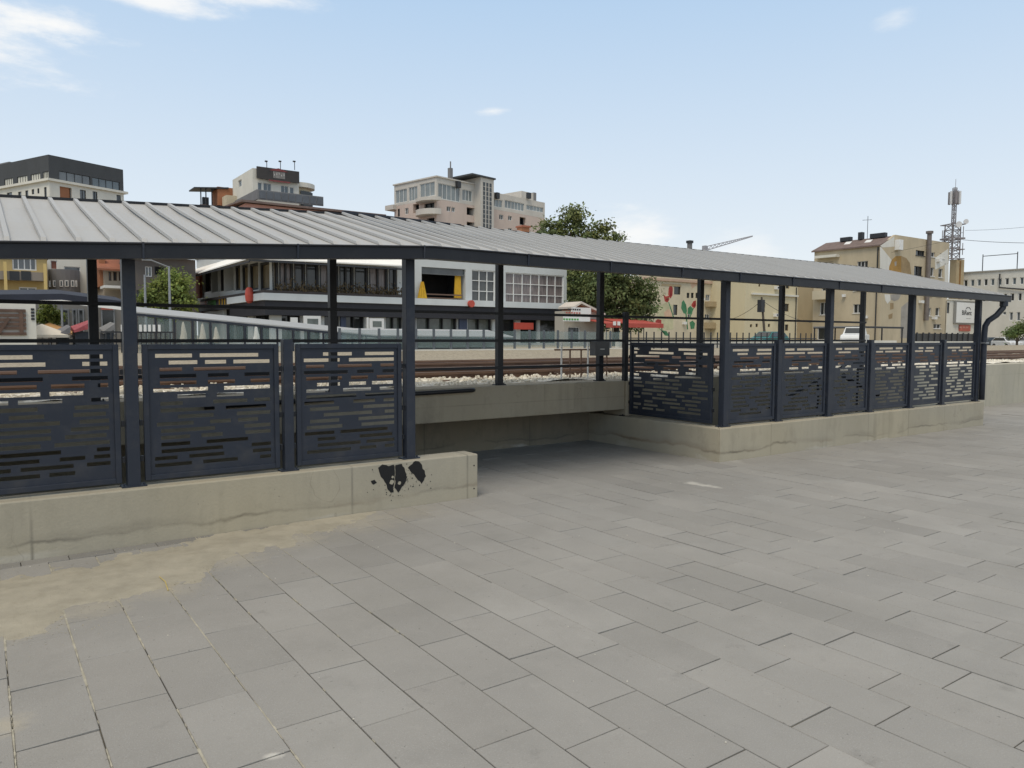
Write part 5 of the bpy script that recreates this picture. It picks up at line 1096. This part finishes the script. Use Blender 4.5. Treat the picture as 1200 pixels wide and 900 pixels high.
m = MB(); m.box(sx0-.5, sx0+.93*nP, TFN-.15, TFN+.15, GZ-.1, fz0); m.build('kerb', WHITEW, fe)
# pointed metal fence farther right
fe = empty('picket_fence', (0, 0, 0), 0, 'dark metal picket fence in front of the mural house', 'fence'); x = sx0+.93*nP; pk = None
zp = on_t(850, 389.6, TFN)[1]
nK = int((on_t(962, 396, TFN)[0]-x)/.62)
for k in range(nK):
    if pk is None: m = MB(); m.box(-.028, .028, -.028, .028, GZ-.1, zp); pk = m.build('picket', FRAMED, fe); pk.location = (x, TFN, 0)
    else: copy_part(pk, fe, (x+.62*k, TFN, 0))
m = MB(); m.box(x, x+.62*nK, TFN-.02, TFN+.02, GZ+.25, GZ+.32); m.box(x, x+.62*nK, TFN-.02, TFN+.02, zp-.4, zp-.34); m.build('rail', FRAMED, fe)
m = MB(); m.box(x, x+30, TFN+.3, TFN+.6, GZ-.1, GZ+.5)
tag(m.build('low_white_wall', WHITEW), 'low white wall behind the dark picket fence', 'wall')

# --- second stair shelter on the far platform
o = empty('stair_shelter', (0, 0, 0), 0, 'far glass sided stair shelter with a sloping pale sheet roof beyond the tracks', 'shelter')
TS = 33.5; p = [on_t(px, py, TS) for px, py in ((150, 356.5), (430, 384.5), (588, 386.5))]; q = [on_t(px, py, TS) for px, py in ((150, 366), (430, 392.5), (588, 394.5))]
m = MB()
for k in range(2):
    (a, za1), (b2, zb1), (_, za0), (_, zb0) = p[k], p[k+1], q[k], q[k+1]
    m.hexa([(a, TS-1.2, za0-.05), (b2, TS-1.2, zb0-.05), (b2, TS+1.4, zb1-.07), (a, TS+1.4, za1-.07), (a, TS-1.2, za0), (b2, TS-1.2, zb0), (b2, TS+1.4, zb1), (a, TS+1.4, za1)])
m.build('roof_sheet', mat('pale_sheet', (.36, .36, .35), .5, .06, 1), o)
m = MB()
for k in range(2): m.bar((q[k][0], TS-1.2, q[k][1]-.10), (q[k+1][0], TS-1.2, q[k+1][1]-.10), .06, .09)
m.build('eaves_beam', STEEL, o)
def zq_(x): return q[0][1]+(q[1][1]-q[0][1])*min(1, (x-q[0][0])/(q[1][0]-q[0][0]))
n = 15
for k in range(n):
    x = q[0][0]+.1+(q[1][0]-q[0][0])*k/n; x2 = q[0][0]+.1+(q[1][0]-q[0][0])*(k+1)/n
    m = MB(); m.box(x-.035, x+.035, TS-1.24, TS-1.16, GZ-.3, zq_(x)-.13); m.build('post', STEEL, o)
    m = MB(); m.hexa([(x+.06, TS-1.21, GZ-.3), (x2-.06, TS-1.21, GZ-.3), (x2-.06, TS-1.19, GZ-.3), (x+.06, TS-1.19, GZ-.3), (x+.06, TS-1.21, zq_(x)-.16), (x2-.06, TS-1.21, zq_(x2)-.16), (x2-.06, TS-1.19, zq_(x2)-.16), (x+.06, TS-1.19, zq_(x)-.16)]); m.build('pane', FG, o)
m = MB(); m.box(q[1][0], q[2][0], TS+.1, TS+.3, GZ-.3, q[1][1]-.15); m.build('back_wall', mat('grey_render', (.30, .32, .32), .7, .25, .5), o)
# --- railing with white placards at the left
o = empty('placard_railing', (0, 0, 0), 0, 'dark railing with upright white placards below the street tree', 'railing')
TPp = 31.9
for k, px in enumerate((143, 164.5, 169.8, 175, 180.2, 186.5)):
    s, z1 = on_t(px, 380.5, TPp); _, z0 = on_t(px, 388.5, TPp); wd = .045
    m = MB(); m.box(s-wd, s+wd, TPp-.03, TPp, z0, z1); m.build('placard', WHITEM, o)
s0_, z1 = on_t(118, 389, TPp); s1_ = on_t(205, 389, TPp)[0]
m = MB(); m.box(s0_, s1_, TPp+.01, TPp+.05, z1-.03, z1+.03); m.build('rail', FRAMED, o)
for k in range(16): x = s0_+(s1_-s0_)*k/15; m = MB(); m.box(x-.02, x+.02, TPp+.012, TPp+.048, GZ-.2, z1-.031); m.build('baluster', FRAMED, o)

# --- white kiosk, canopies and parasols at the left
def box_at(px0, px1, py0, py1, t):
    s0, z1 = on_t(px0, py0, t); s1 = on_t(px1, py0, t)[0]; z0 = on_t(px0, py1, t)[1]; return s0, s1, z0, z1
o = empty('lattice_kiosk', (0, 0, 0), 0, 'white kiosk with a brown timber lattice window at the left edge of the photo', 'kiosk'); t = 38
s0, s1, z0, z1 = box_at(-60, 41.5, 353, 398, t)
m = MB(); m.box(s0, s1, t, t+2.4, GZ-.1, z1); m.build('wall', WHITEW, o)
s0, s1, z0, z1 = box_at(-10, 30, 363.5, 391, t); m = MB(); m.box(s0, s1, t-.03, t-.003, z0, z1); m.build('panel', mat('beige_board', (.42, .39, .35), .8, .2), o)
BRW = mat('brown_timber', (.12, .075, .055), .7, .25, 3)
m = MB()
for f in (0, .25, .42, .6, .8, 1.): z = z0+(z1-z0)*f; m.box(s0, s1, t-.09, t-.031, z-.06, z+.06)
m.bar((s0+.2, t-.11, z0), (s1-.6, t-.11, z1-.3), .05, .12); m.box(s1-.25, s1-.1, t-.1, t-.03, z0, z1); m.build('lattice', BRW, o)
s0, s1, z0, z1 = box_at(36, 40, 360, 375, t); m = MB()
for k in range(4): zz = z0+(z1-z0)*k/4; m.box(s0, s1, t-.04, t-.003, zz, zz+(z1-z0)/6)
m.build('vent', FRAMED, o)
t = 43; s0, s1, z0, z1 = box_at(-80, 72, 339.5, 346, t); s2 = on_t(148, 340, t)[0]
o = empty('canopy', (0, 0, 0), 0, 'long dark navy canopy with a white valance in front of the yellow house', 'canopy')
m = MB(); zpk = z1
for (a, b2, za_, zb_) in ((s0, s1, zpk-.25, zpk), (s1, s2, zpk, zpk-.3)):
    m.hexa([(a, t, za_-.30), (b2, t, zb_-.30), (b2, t+4, zb_-.1), (a, t+4, za_-.1), (a, t, za_-.0), (b2, t, zb_), (b2, t+4, zb_+.4), (a, t+4, za_+.4)])
m.build('canvas', NAVY, o)
m = MB()
for (a, b2, za_, zb_) in ((s0, s1, zpk-.25, zpk), (s1, s2, zpk, zpk-.3)): m.hexa([(a, t-.02, za_-.46), (b2, t-.02, zb_-.46), (b2, t+.02, zb_-.46), (a, t+.02, za_-.46), (a, t-.02, za_-.303), (b2, t-.02, zb_-.303), (b2, t+.02, zb_-.303), (a, t+.02, za_-.303)])
m.build('valance', AWNW, o)
for x in (s0+.2, s1, s2-.2): m = MB(); m.tube([(x, t+.2, GZ-.1), (x, t+.2, zpk-.5)], .05, 6); m.build('pole', GALV, o)
# ground floor shopfront below the canopy
o = empty('shop_front', (0, 0, 0), 0, 'grey shop front with pale framed glass under the navy canopy', 'shop front'); t = 50
s0, s1, z0, z1 = box_at(-60, 160, 349, 400, t); m = MB(); m.box(s0, s1, t, t+1.5, GZ-.1, z1); m.build('wall', mat('grey_shop_wall', (.20, .19, .175), .8, .2, .6), o)
for a, b2 in ((70, 80.5), (84, 90), (91, 98), (118, 134), (-20, 10)):
    s0, s1, z0, z1 = box_at(a, b2, 362, 392, t); m = MB(); m.box(s0, s1, t-.08, t-.003, z1-.08, z1); m.box(s0, s0+.07, t-.08, t-.003, z0, z1-.083); m.box(s1-.07, s1, t-.08, t-.003, z0, z1-.083); f_ = m.build('window', GALV, o)
    m = MB(); m.box(s0+.075, s1-.075, t-.05, t-.004, z0, z1-.085); m.build('pane', DARKGLASS, f_)
s0, s1, z0, z1 = box_at(118, 132, 357, 363, t); m = MB(); m.box(s0, s1, t-.2, t-.09, z0, z1); m.build('sign', MATS['faded_red'], o)
def parasol(px, py, t, r_, mm, label, h=.5):
    s, z = on_t(px, py, t); o = empty('parasol', (s, t, GZ), 0, label, 'parasol', 'parasols of the cafe terrace'); zz = z-GZ; m = MB(); n = 10
    for k in range(n):
        a, b2 = 2*math.pi*k/n, 2*math.pi*(k+1)/n; P1, P2 = (r_*math.cos(a), r_*math.sin(a), zz-h), (r_*math.cos(b2), r_*math.sin(b2), zz-h)
        m.poly([(0, 0, zz), P1, P2]); m.quad(P1, P2, (P2[0], P2[1], P2[2]-.12), (P1[0], P1[1], P1[2]-.12)); m.poly([(0, 0, zz-.06), P2, P1])
    m.build('canvas', mm, o); m = MB(); m.tube([(0, 0, 0), (0, 0, zz-.05)], .03, 6); m.build('pole', GALV, o)
parasol(49, 379.5, 40.5, 1.2, mat('ecru_canvas', (.62, .56, .46), .8, .05), 'ecru parasol beside the white lattice kiosk')
parasol(58, 378, 43.5, 1.3, mat('orange_canvas', (.45, .25, .10), .8, .1), 'orange tan parasol behind the ecru one')
def stall(px0, px1, py0, py1, t, mm, label):
    s0, s1, z0, z1 = box_at(px0, px1, py0, py1, t); o = empty('market_stall', (s0, t, GZ), 0, label, 'stall', 'covered market stalls'); W_ = s1-s0; h = z1-GZ
    m = MB(); m.box(.05, W_-.05, 0, 1.2, 0, h-.45); m.build('counter', mat('dark_cover', (.04, .048, .06), .8, .3, 1.5), o)
    m = MB(); m.hexa([(0, -.2, h-.5), (W_, -.2, h-.3), (W_, 1.3, h-.2), (0, 1.3, h-.4), (0, -.2, h-.4), (W_, -.2, h), (W_, 1.3, h+.1), (0, 1.3, h-.2)]); m.build('cover', mm, o)
stall(66, 82, 382.5, 399, 40, mat('grey_cover', (.16, .16, .17), .8, .2), 'market stall under a dark grey cover, between parasols and the red stall')
stall(86, 107, 377, 399, 40, mat('pinkish_cover', (.32, .075, .085), .7, .4, 4), 'market stall under a red striped cover, left of a shelter post')
stall(120, 134, 379, 399, 41, mat('grey_cover2', (.20, .20, .20), .8, .2), 'market stall under a pale grey cover, between two shelter posts')
def lamp(px, pytop, t, label, arm=None):
    s, z = on_t(px, pytop, t); o = empty('street_lamp', (s, t, GZ), 0, label, 'lamp post'); zz = z-GZ
    m = MB(); m.tube([(0, 0, 0), (0, 0, zz)], [.07, .045], 8); m.build('pole', GALV, o)
    if arm:
        s2, z2 = on_t(*arm, t); m = MB(); m.tube([(0, 0, zz-.05), (s2-s, -.1, z2-GZ)], .035, 6); m.build('arm', GALV, o); m = MB(); m.box(s2-s-.35, s2-s+.05, -.2, 0, z2-GZ-.03, z2-GZ+.07); m.build('lamp_head', GALV, o)
lamp(198, 312, 38, 'tall grey street lamp with an arm reaching left over the street tree', (176, 305))
lamp(169.5, 322, 39, 'thin plain grey pole in front of the dark boarded house')
for k, (px, py0, lab_) in enumerate(((214.5, 377, 'furled pale parasol leftmost behind the far glass shelter'), (237, 379, 'furled pale parasol second from the left behind the far glass shelter'), (253, 383, 'short furled pale parasol behind the far glass shelter, below the yellow sign letters'), (300, 381, 'furled white parasol behind the far glass shelter, nearest the cafe corner'))):
    s, z = on_t(px, py0, 38.0); o = empty('furled_parasol', (s, 38.0, GZ), 0, lab_, 'parasol', 'furled parasols behind the far shelter'); h = z-GZ
    m = MB(); m.tube([(0, 0, .35), (0, 0, .5), (.02, 0, h*.55), (0, 0, h*.92), (0, 0, h)], [.10, .17, .14, .06, .02], 10); m.build('canvas', MATS['ecru_canvas'] if k < 3 else AWNW, o); m = MB(); m.tube([(0, 0, 0), (0, 0, .36)], .03, 6); m.build('pole', GALV, o)
# leaning wooden pole and wires
o = empty('utility_pole', (0, 0, 0), 0, 'thin leaning utility pole in front of the plain yellowish house', 'pole')
a = at_depth(897, 402, 80); b2 = at_depth(892.5, 348, 80)
m = MB(); m.tube([(a.x, a.y, GZ-.1), b2], [.15, .10], 8); m.build('pole', mat('old_wood', (.09, .075, .06), .9, .2), o)
m = MB(); m.box(b2.x-.35, b2.x+.25, b2.y-.25, b2.y+.25, b2.z-1.6, b2.z-.3); m.build('transformer', FRAMED, o)
def wire(p1, p2, sag, label, r_=.025):
    p1, p2 = Vector(p1), Vector(p2); m = MB(); m.tube([p1.lerp(p2, k/14)-Vector((0, 0, sag*4*(k/14)*(1-k/14))) for k in range(15)], r_, 5)
    tag(m.build('overhead_wire', FRAMED), label, 'wire', 'overhead wires')
wire(at_depth(1128, 281, 102), at_depth(1330, 279, 88), .5, 'overhead wire running level from the mast to the right edge', .03)
wire(at_depth(1131, 270, 102), at_depth(1330, 244, 88), .6, 'overhead wire rising from the mast to the right edge', .018)
wire(at_depth(1111, 282, 102), at_depth(858, 316, 120), .8, 'overhead wire from the mast down to the left behind the roof', .018)
wire(at_depth(893, 352, 80), at_depth(845, 376, 96), .5, 'overhead wire from the leaning pole down to the mural house')
wire(at_depth(893, 352, 80), at_depth(950, 378, 98), .4, 'overhead wire from the leaning pole across the plain house')
o = empty('tower_crane', at_depth(834, 396, 300), 0, 'distant crane jib slanting up above the roof', 'crane'); o.location.z = GZ
P_ = Vector(o.location); a = at_depth(826, 294, 300)-P_; b2 = at_depth(882, 277, 300)-P_
CR = mat('crane_grey', (.33, .33, .36), .6)
m = MB(); m.bar(a, b2, .35, .35); m.bar(a+Vector((0, 0, 1.6)), b2+Vector((0, 0, .2)), .3)
for k in range(12):
    q0 = a.lerp(b2, k/12); q1 = (a+Vector((0, 0, 1.6))).lerp(b2+Vector((0, 0, .2)), (k+.5)/12); q2 = a.lerp(b2, (k+1)/12); m.bar(q0, q1, .2); m.bar(q1, q2, .2)
m.build('jib', CR, o); m = MB(); m.bar((a.x, a.y, 0), a+Vector((0, 0, 2)), 1.6); m.build('mast', CR, o)
o = tag(None or empty('roof_vent', at_depth(808, 300, 150)), 'tiny grey vent pipe just showing above the shelter roof', 'vent'); o.location.z = GZ
m = MB(); zz = at_depth(808, 285, 150).z-GZ; m.box(-.35, .35, -.35, .35, 0, zz); m.build('shaft', GREYC, o); m = MB(); m.box(-.5, .5, -.5, .5, zz+.003, zz+.5); m.build('cap', FRAMED, o)
o = empty('brick_chimney', at_depth(612.5, 396, 70), 0, 'orange brick chimney showing above the roof beside the tall tree', 'chimney'); o.location.z = GZ
zz = at_depth(613, 267, 70).z-GZ; m = MB(); m.box(-.42, .42, -.4, .4, 0, zz); m.build('stack', ORANGE, o); m = MB(); m.box(-.5, .5, -.5, .5, zz+.003, zz+.16); m.build('cap', BRICK, o)
# dark board fence
s_ = at_depth(1066, 398, 76)
o = empty('board_fence', (0, 0, 0), 0, 'dark grey board fence in front of the billboard building', 'fence'); zf0, zf1 = GZ+.35, at_depth(1100, 391, 80).z
e_ = at_depth(1146, 398, 84); n = 12
m = MB(); m.bar((s_.x, s_.y, (zf0+zf1)/2), (e_.x, e_.y, (zf0+zf1)/2), .05, zf1-zf0); m.build('boards', mat('fence_board', (.06, .06, .058), .8, .35, 2, stretch=(6, 6, .3)), o)
for k in range(n+1):
    p = Vector((s_.x, s_.y, 0)).lerp(Vector((e_.x, e_.y, 0)), k/n); m = MB(); m.box(p.x-.07, p.x+.07, p.y-.16, p.y-.03, GZ-.1, zf1+.1); m.build('post', FRAMED, o)
m = MB(); m.bar((s_.x, s_.y-.3, GZ+.15), (e_.x, e_.y-.3, GZ+.15), .3, .4); m.build('kerb', WHITEW, o)

# ------------------------------------------------------------------ vehicles
TYRE = mat('tyre', (.015, .015, .015), .9); RIM = mat('wheel_rim', (.35, .35, .36), .4, metal=.6); LAMPM = mat('headlight', (.7, .7, .7), .15)
def car(loc, rz, paintm, label, kind='hatch', cat='car', group=None):
    o = empty('parked_car' if kind != 'pickup' else 'pickup_truck', loc, rz, label, cat, group)
    prof = {'hatch': [(-2.0, .3), (2.0, .3), (2.05, .65), (1.95, .85), (1.1, 1.0), (-1.9, 1.0), (-2.05, .7)], 'pickup': [(-2.6, .45), (2.5, .45), (2.55, .8), (2.45, 1.05), (1.3, 1.15), (-2.6, 1.12)], 'van': [(-2.3, .35), (2.2, .35), (2.25, .8), (2.05, 1.05), (1.3, 1.15), (-2.3, 1.15)]}[kind]
    cab = {'hatch': [(1.05, 1.0), (.35, 1.46), (-1.3, 1.48), (-1.9, 1.0)], 'pickup': [(1.2, 1.15), (.5, 1.72), (-.7, 1.74), (-.95, 1.14)], 'van': [(1.2, 1.15), (.6, 1.85), (-2.0, 1.9), (-2.28, 1.15)]}[kind]
    hw = .84 if kind == 'hatch' else .92
    m = MB(); m.prism(prof, lambda a, b2, d: (a, d, b2), -hw, hw); body = m.build('body', paintm, o, bevel=.09)
    m = MB(); n = len(cab); i = 0
    L_ = [(a, -(hw-.06-.14*(z > 1.3)), z) for a, z in cab]; R_ = [(a, -y, z) for a, y, z in L_]
    m.poly(L_); m.poly(R_[::-1])
    for k in range(n): k2 = (k+1) % n; m.quad(L_[k], R_[k], R_[k2], L_[k2])
    m.build('cabin', paintm, body, bevel=.05)
    gl = MB(); (fx0, fz0), (fx1, fz1), (rx1, rz1), (rx0, rz0) = cab
    def lerp(a, b2, t): return (a[0]+(b2[0]-a[0])*t, a[1]+(b2[1]-a[1])*t)
    for s_ in (-1, 1):
        pts = [lerp(cab[0], cab[1], .12), lerp(cab[0], cab[1], .85), lerp(cab[3], cab[2], .85), lerp(cab[3], cab[2], .12)]
        pts = [(x*.93+.0, z) for x, z in pts]
        pp = [(x, s_*((hw-.06)-.14*max(0, min(1, (z-1.05)/.4))+.012), z) for x, z in pts]; gl.poly(pp)
    y = hw-.2
    a, b3 = lerp(cab[0], cab[1], .1), lerp(cab[0], cab[1], .88); gl.quad((a[0]+.02, -y, a[1]+.015), (a[0]+.02, y, a[1]+.015), (b3[0]+.02, y-.05, b3[1]+.015), (b3[0]+.02, -y+.05, b3[1]+.015))
    a, b3 = lerp(cab[3], cab[2], .2), lerp(cab[3], cab[2], .88); gl.quad((a[0]-.02, -y, a[1]+.01), (a[0]-.02, y, a[1]+.01), (b3[0]-.02, y-.05, b3[1]+.01), (b3[0]-.02, -y+.05, b3[1]+.01))
    gl.build('windows', DARKGLASS, o)
    xw = 1.25 if kind == 'hatch' else 1.5
    for sx in (-xw, xw):
        for s_ in (-1, 1):
            m = MB(); m.tube([(sx, s_*(hw-.2), .32), (sx, s_*(hw+.01), .32)], .33, 16); wl_ = m.build('wheel', TYRE, o); m = MB(); m.tube([(sx, s_*(hw+.011), .32), (sx, s_*(hw+.02), .32)], .2, 12); m.build('rim', RIM, wl_)
    fx = prof[2][0]
    for s_ in (-1, 1): m = MB(); m.box(fx-.12, fx+.01, s_*(hw-.3)-.17, s_*(hw-.3)+.17, .66, .82); m.build('headlight', LAMPM, o)
    if kind == 'pickup': m = MB(); m.box(-2.45, -1.05, -.75, .75, 1.125, 1.14); m.build('cargo_bed', FRAMED, body)
    return o
def park(px, depth, z=None): p = at_depth(px, 396, depth); return Vector((p.x, p.y, gzf(p.x, p.y) if z is None else z))
car(park(900, 63), R(185), mat('teal_paint', (.02, .15, .14), .35, .06), 'teal green hatchback parked behind the picket fence', 'hatch', 'car')
car(park(1002, 57), R(205), mat('white_car_paint', (.70, .71, .70), .3, .04), 'white pickup truck parked in front of the dark car port', 'pickup', 'pickup').scale = (.88, .88, .88)
sv = mat('silver_paint', (.42, .44, .45), .3, .05); dk = mat('dark_car_paint', (.06, .07, .075), .3, .1)
car(park(1160, 101), R(150), dk, 'dark grey hatchback parked nearest the downpipe', group='cars parked by the office'); car(park(1180, 98), R(235), mat('white_car_paint2', (.66, .68, .69), .3, .05), 'white hatchback parked between the two darker cars', group='cars parked by the office'); car(park(1202, 102), R(200), sv, 'silver grey car parked at the right edge of the photo', group='cars parked by the office')

# ------------------------------------------------------------------ trees
LEAF = mat('leaves', (.175, .205, .082), .75, .22, .5, attr=True, spec=.25); BARK = mat('bark', (.09, .07, .055), .9, .3, 3, .4)
lt = LEAF.node_tree; lb = lt.nodes['Principled BSDF']; lo_ = lt.nodes['Material Output']; tl = lt.nodes.new('ShaderNodeBsdfTranslucent'); ms = lt.nodes.new('ShaderNodeMixShader'); ms.inputs[0].default_value = .32
lt.links.new(lb.inputs['Base Color'].links[0].from_socket, tl.inputs['Color']); lt.links.new(lb.outputs[0], ms.inputs[1]); lt.links.new(tl.outputs[0], ms.inputs[2]); lt.links.new(ms.outputs[0], lo_.inputs['Surface'])
def crown_mesh(blobs, nclump, nleaf, size, seed, tone=(1, 1, 1)):
    rnd = random.Random(seed); m = MB(); m.tint = []
    tot = sum(b[3]**2 for b in blobs)
    for (bx, by, bz, br, sq) in blobs:
        for _ in range(max(3, int(nclump*br*br/tot))):
            v = Vector((rnd.gauss(0, 1), rnd.gauss(0, 1), rnd.gauss(0, 1))).normalized(); rr = br*(rnd.random()**.42)*(.84+.42*noise.noise(v*2.2+Vector((seed, bx, bz))))
            c = Vector((bx, by, bz))+Vector((v.x*rr, v.y*rr, v.z*rr*sq)); cr = size*rnd.uniform(2.0, 4.2)
            ct = rnd.gauss(1, .22); hue = rnd.gauss(0, .055)
            for _ in range(nleaf):
                p = c+Vector((rnd.gauss(0, .5), rnd.gauss(0, .5), rnd.gauss(0, .34)))*cr
                nrm = (v*.7+Vector((rnd.gauss(0, .6), rnd.gauss(0, .6), rnd.gauss(.5, .6)))).normalized(); x = nrm.orthogonal().normalized(); x.rotate(Matrix.Rotation(rnd.random()*6.28, 3, nrm)); y = nrm.cross(x); s_ = size*rnd.uniform(.6, 1.25)
                m.poly([p-x*s_*.75, p-y*s_*.42+nrm*s_*.1, p+x*s_*.75, p+y*s_*.42+nrm*s_*.1]); t = max(.35, ct*rnd.uniform(.75, 1.25)); m.tint.append((t*(1+hue)*tone[0], t*tone[1], t*(1-hue)*tone[2]))
    return m
def tree(name, px, depth, blobs_px, label, cat, nclump, nleaf, size, seed, trunk=True, tone=(1, 1, 1), group=None):
    base = park(px, depth); o = empty(name, base, 0, label, cat, group); blobs = []
    for (bx, by, rpx, sq, dd) in blobs_px:
        p = at_depth(bx, by, depth+dd)-base; blobs.append((p.x, p.y, p.z, rpx*depth/F_PX, sq))
    crown_mesh(blobs, nclump, nleaf, size, seed, tone).build('crown', LEAF, o)
    if trunk:
        top = max(b[2] for b in blobs); r_ = max(b[3] for b in blobs)*.07+.05; m = MB(); m.tube([(0, 0, -.1), (.05, .02, top*.3), (-.05, 0, top*.6), (0, .05, top*.9)], [r_*1.2, r_, r_*.7, r_*.2], 9)
        for b in blobs: m.tube([(0, 0, top*.35), (b[0]*.5, b[1]*.5, top*.35+(b[2]-top*.35)*.6), (b[0], b[1], b[2])], [r_*.55, r_*.35, r_*.1], 6)
        m.build('trunk', BARK, o)
    return o
tree('tall_tree', 668, 78, [(642, 275, 25, .95, 0), (668, 262, 22, 1, 1), (690, 278, 22, .9, 0), (660, 300, 34, 1, 2), (700, 305, 30, .9, 0), (655, 340, 26, 1, 0), (690, 350, 30, 1, 0), (716, 284, 14, .8, 0), (676, 250, 11, 1, 0), (705, 268, 12, .9, 0), (630, 292, 18, .8, 0), (728, 292, 7, .8, 0)], 'tall spreading tree rising above the shelter roof', 'tree', 330, 50, .26, 3)
tree('dense_tree', 722, 66, [(720, 335, 38, .95, 0), (745, 345, 28, .95, 0), (700, 345, 26, 1, 0), (732, 370, 28, .75, 0), (755, 360, 18, .9, 0), (715, 310, 26, .8, 0), (708, 372, 20, .7, 0), (682, 330, 24, 1, 2), (678, 352, 20, 1, 2), (690, 375, 18, .8, 1)], 'dense dark tree behind the railing, above the red awnings', 'tree', 330, 54, .22, 8, tone=(.85, .9, .9))
tree('street_tree', 195, 43, [(192, 345, 24, .95, 0), (210, 340, 20, 1, 0), (178, 352, 18, .9, 0), (200, 325, 14, 1, 0), (216, 356, 15, .9, 0), (190, 366, 18, .7, 0)], 'light green street tree beside the tall street lamp', 'tree', 190, 45, .13, 12, tone=(1.25, 1.3, .9))
tree('small_tree', 58, 41, [(56, 368, 11, .9, 0), (66, 372, 9, .9, 0), (50, 373, 7, .9, 0), (57, 358, 6, 1, 0)], 'small green tree between the white kiosk and the stalls', 'tree', 80, 36, .10, 15, tone=(1.1, 1.2, .8))
tree('shrub', 1192, 92, [(1190, 388, 9, .9, 0), (1201, 385, 11, .9, 0), (1184, 392, 6, .8, 0), (1214, 386, 12, .9, 0)], 'dark green shrub at the right edge beside the office building', 'shrub', 130, 36, .17, 18, trunk=True, tone=(.8, .9, .8))
tree('shrub', 940, 88, [(655, 392, 7, .6, 0)], 'low green shrub by the kiosk', 'shrub', 20, 20, .12, 28, trunk=False) if False else None
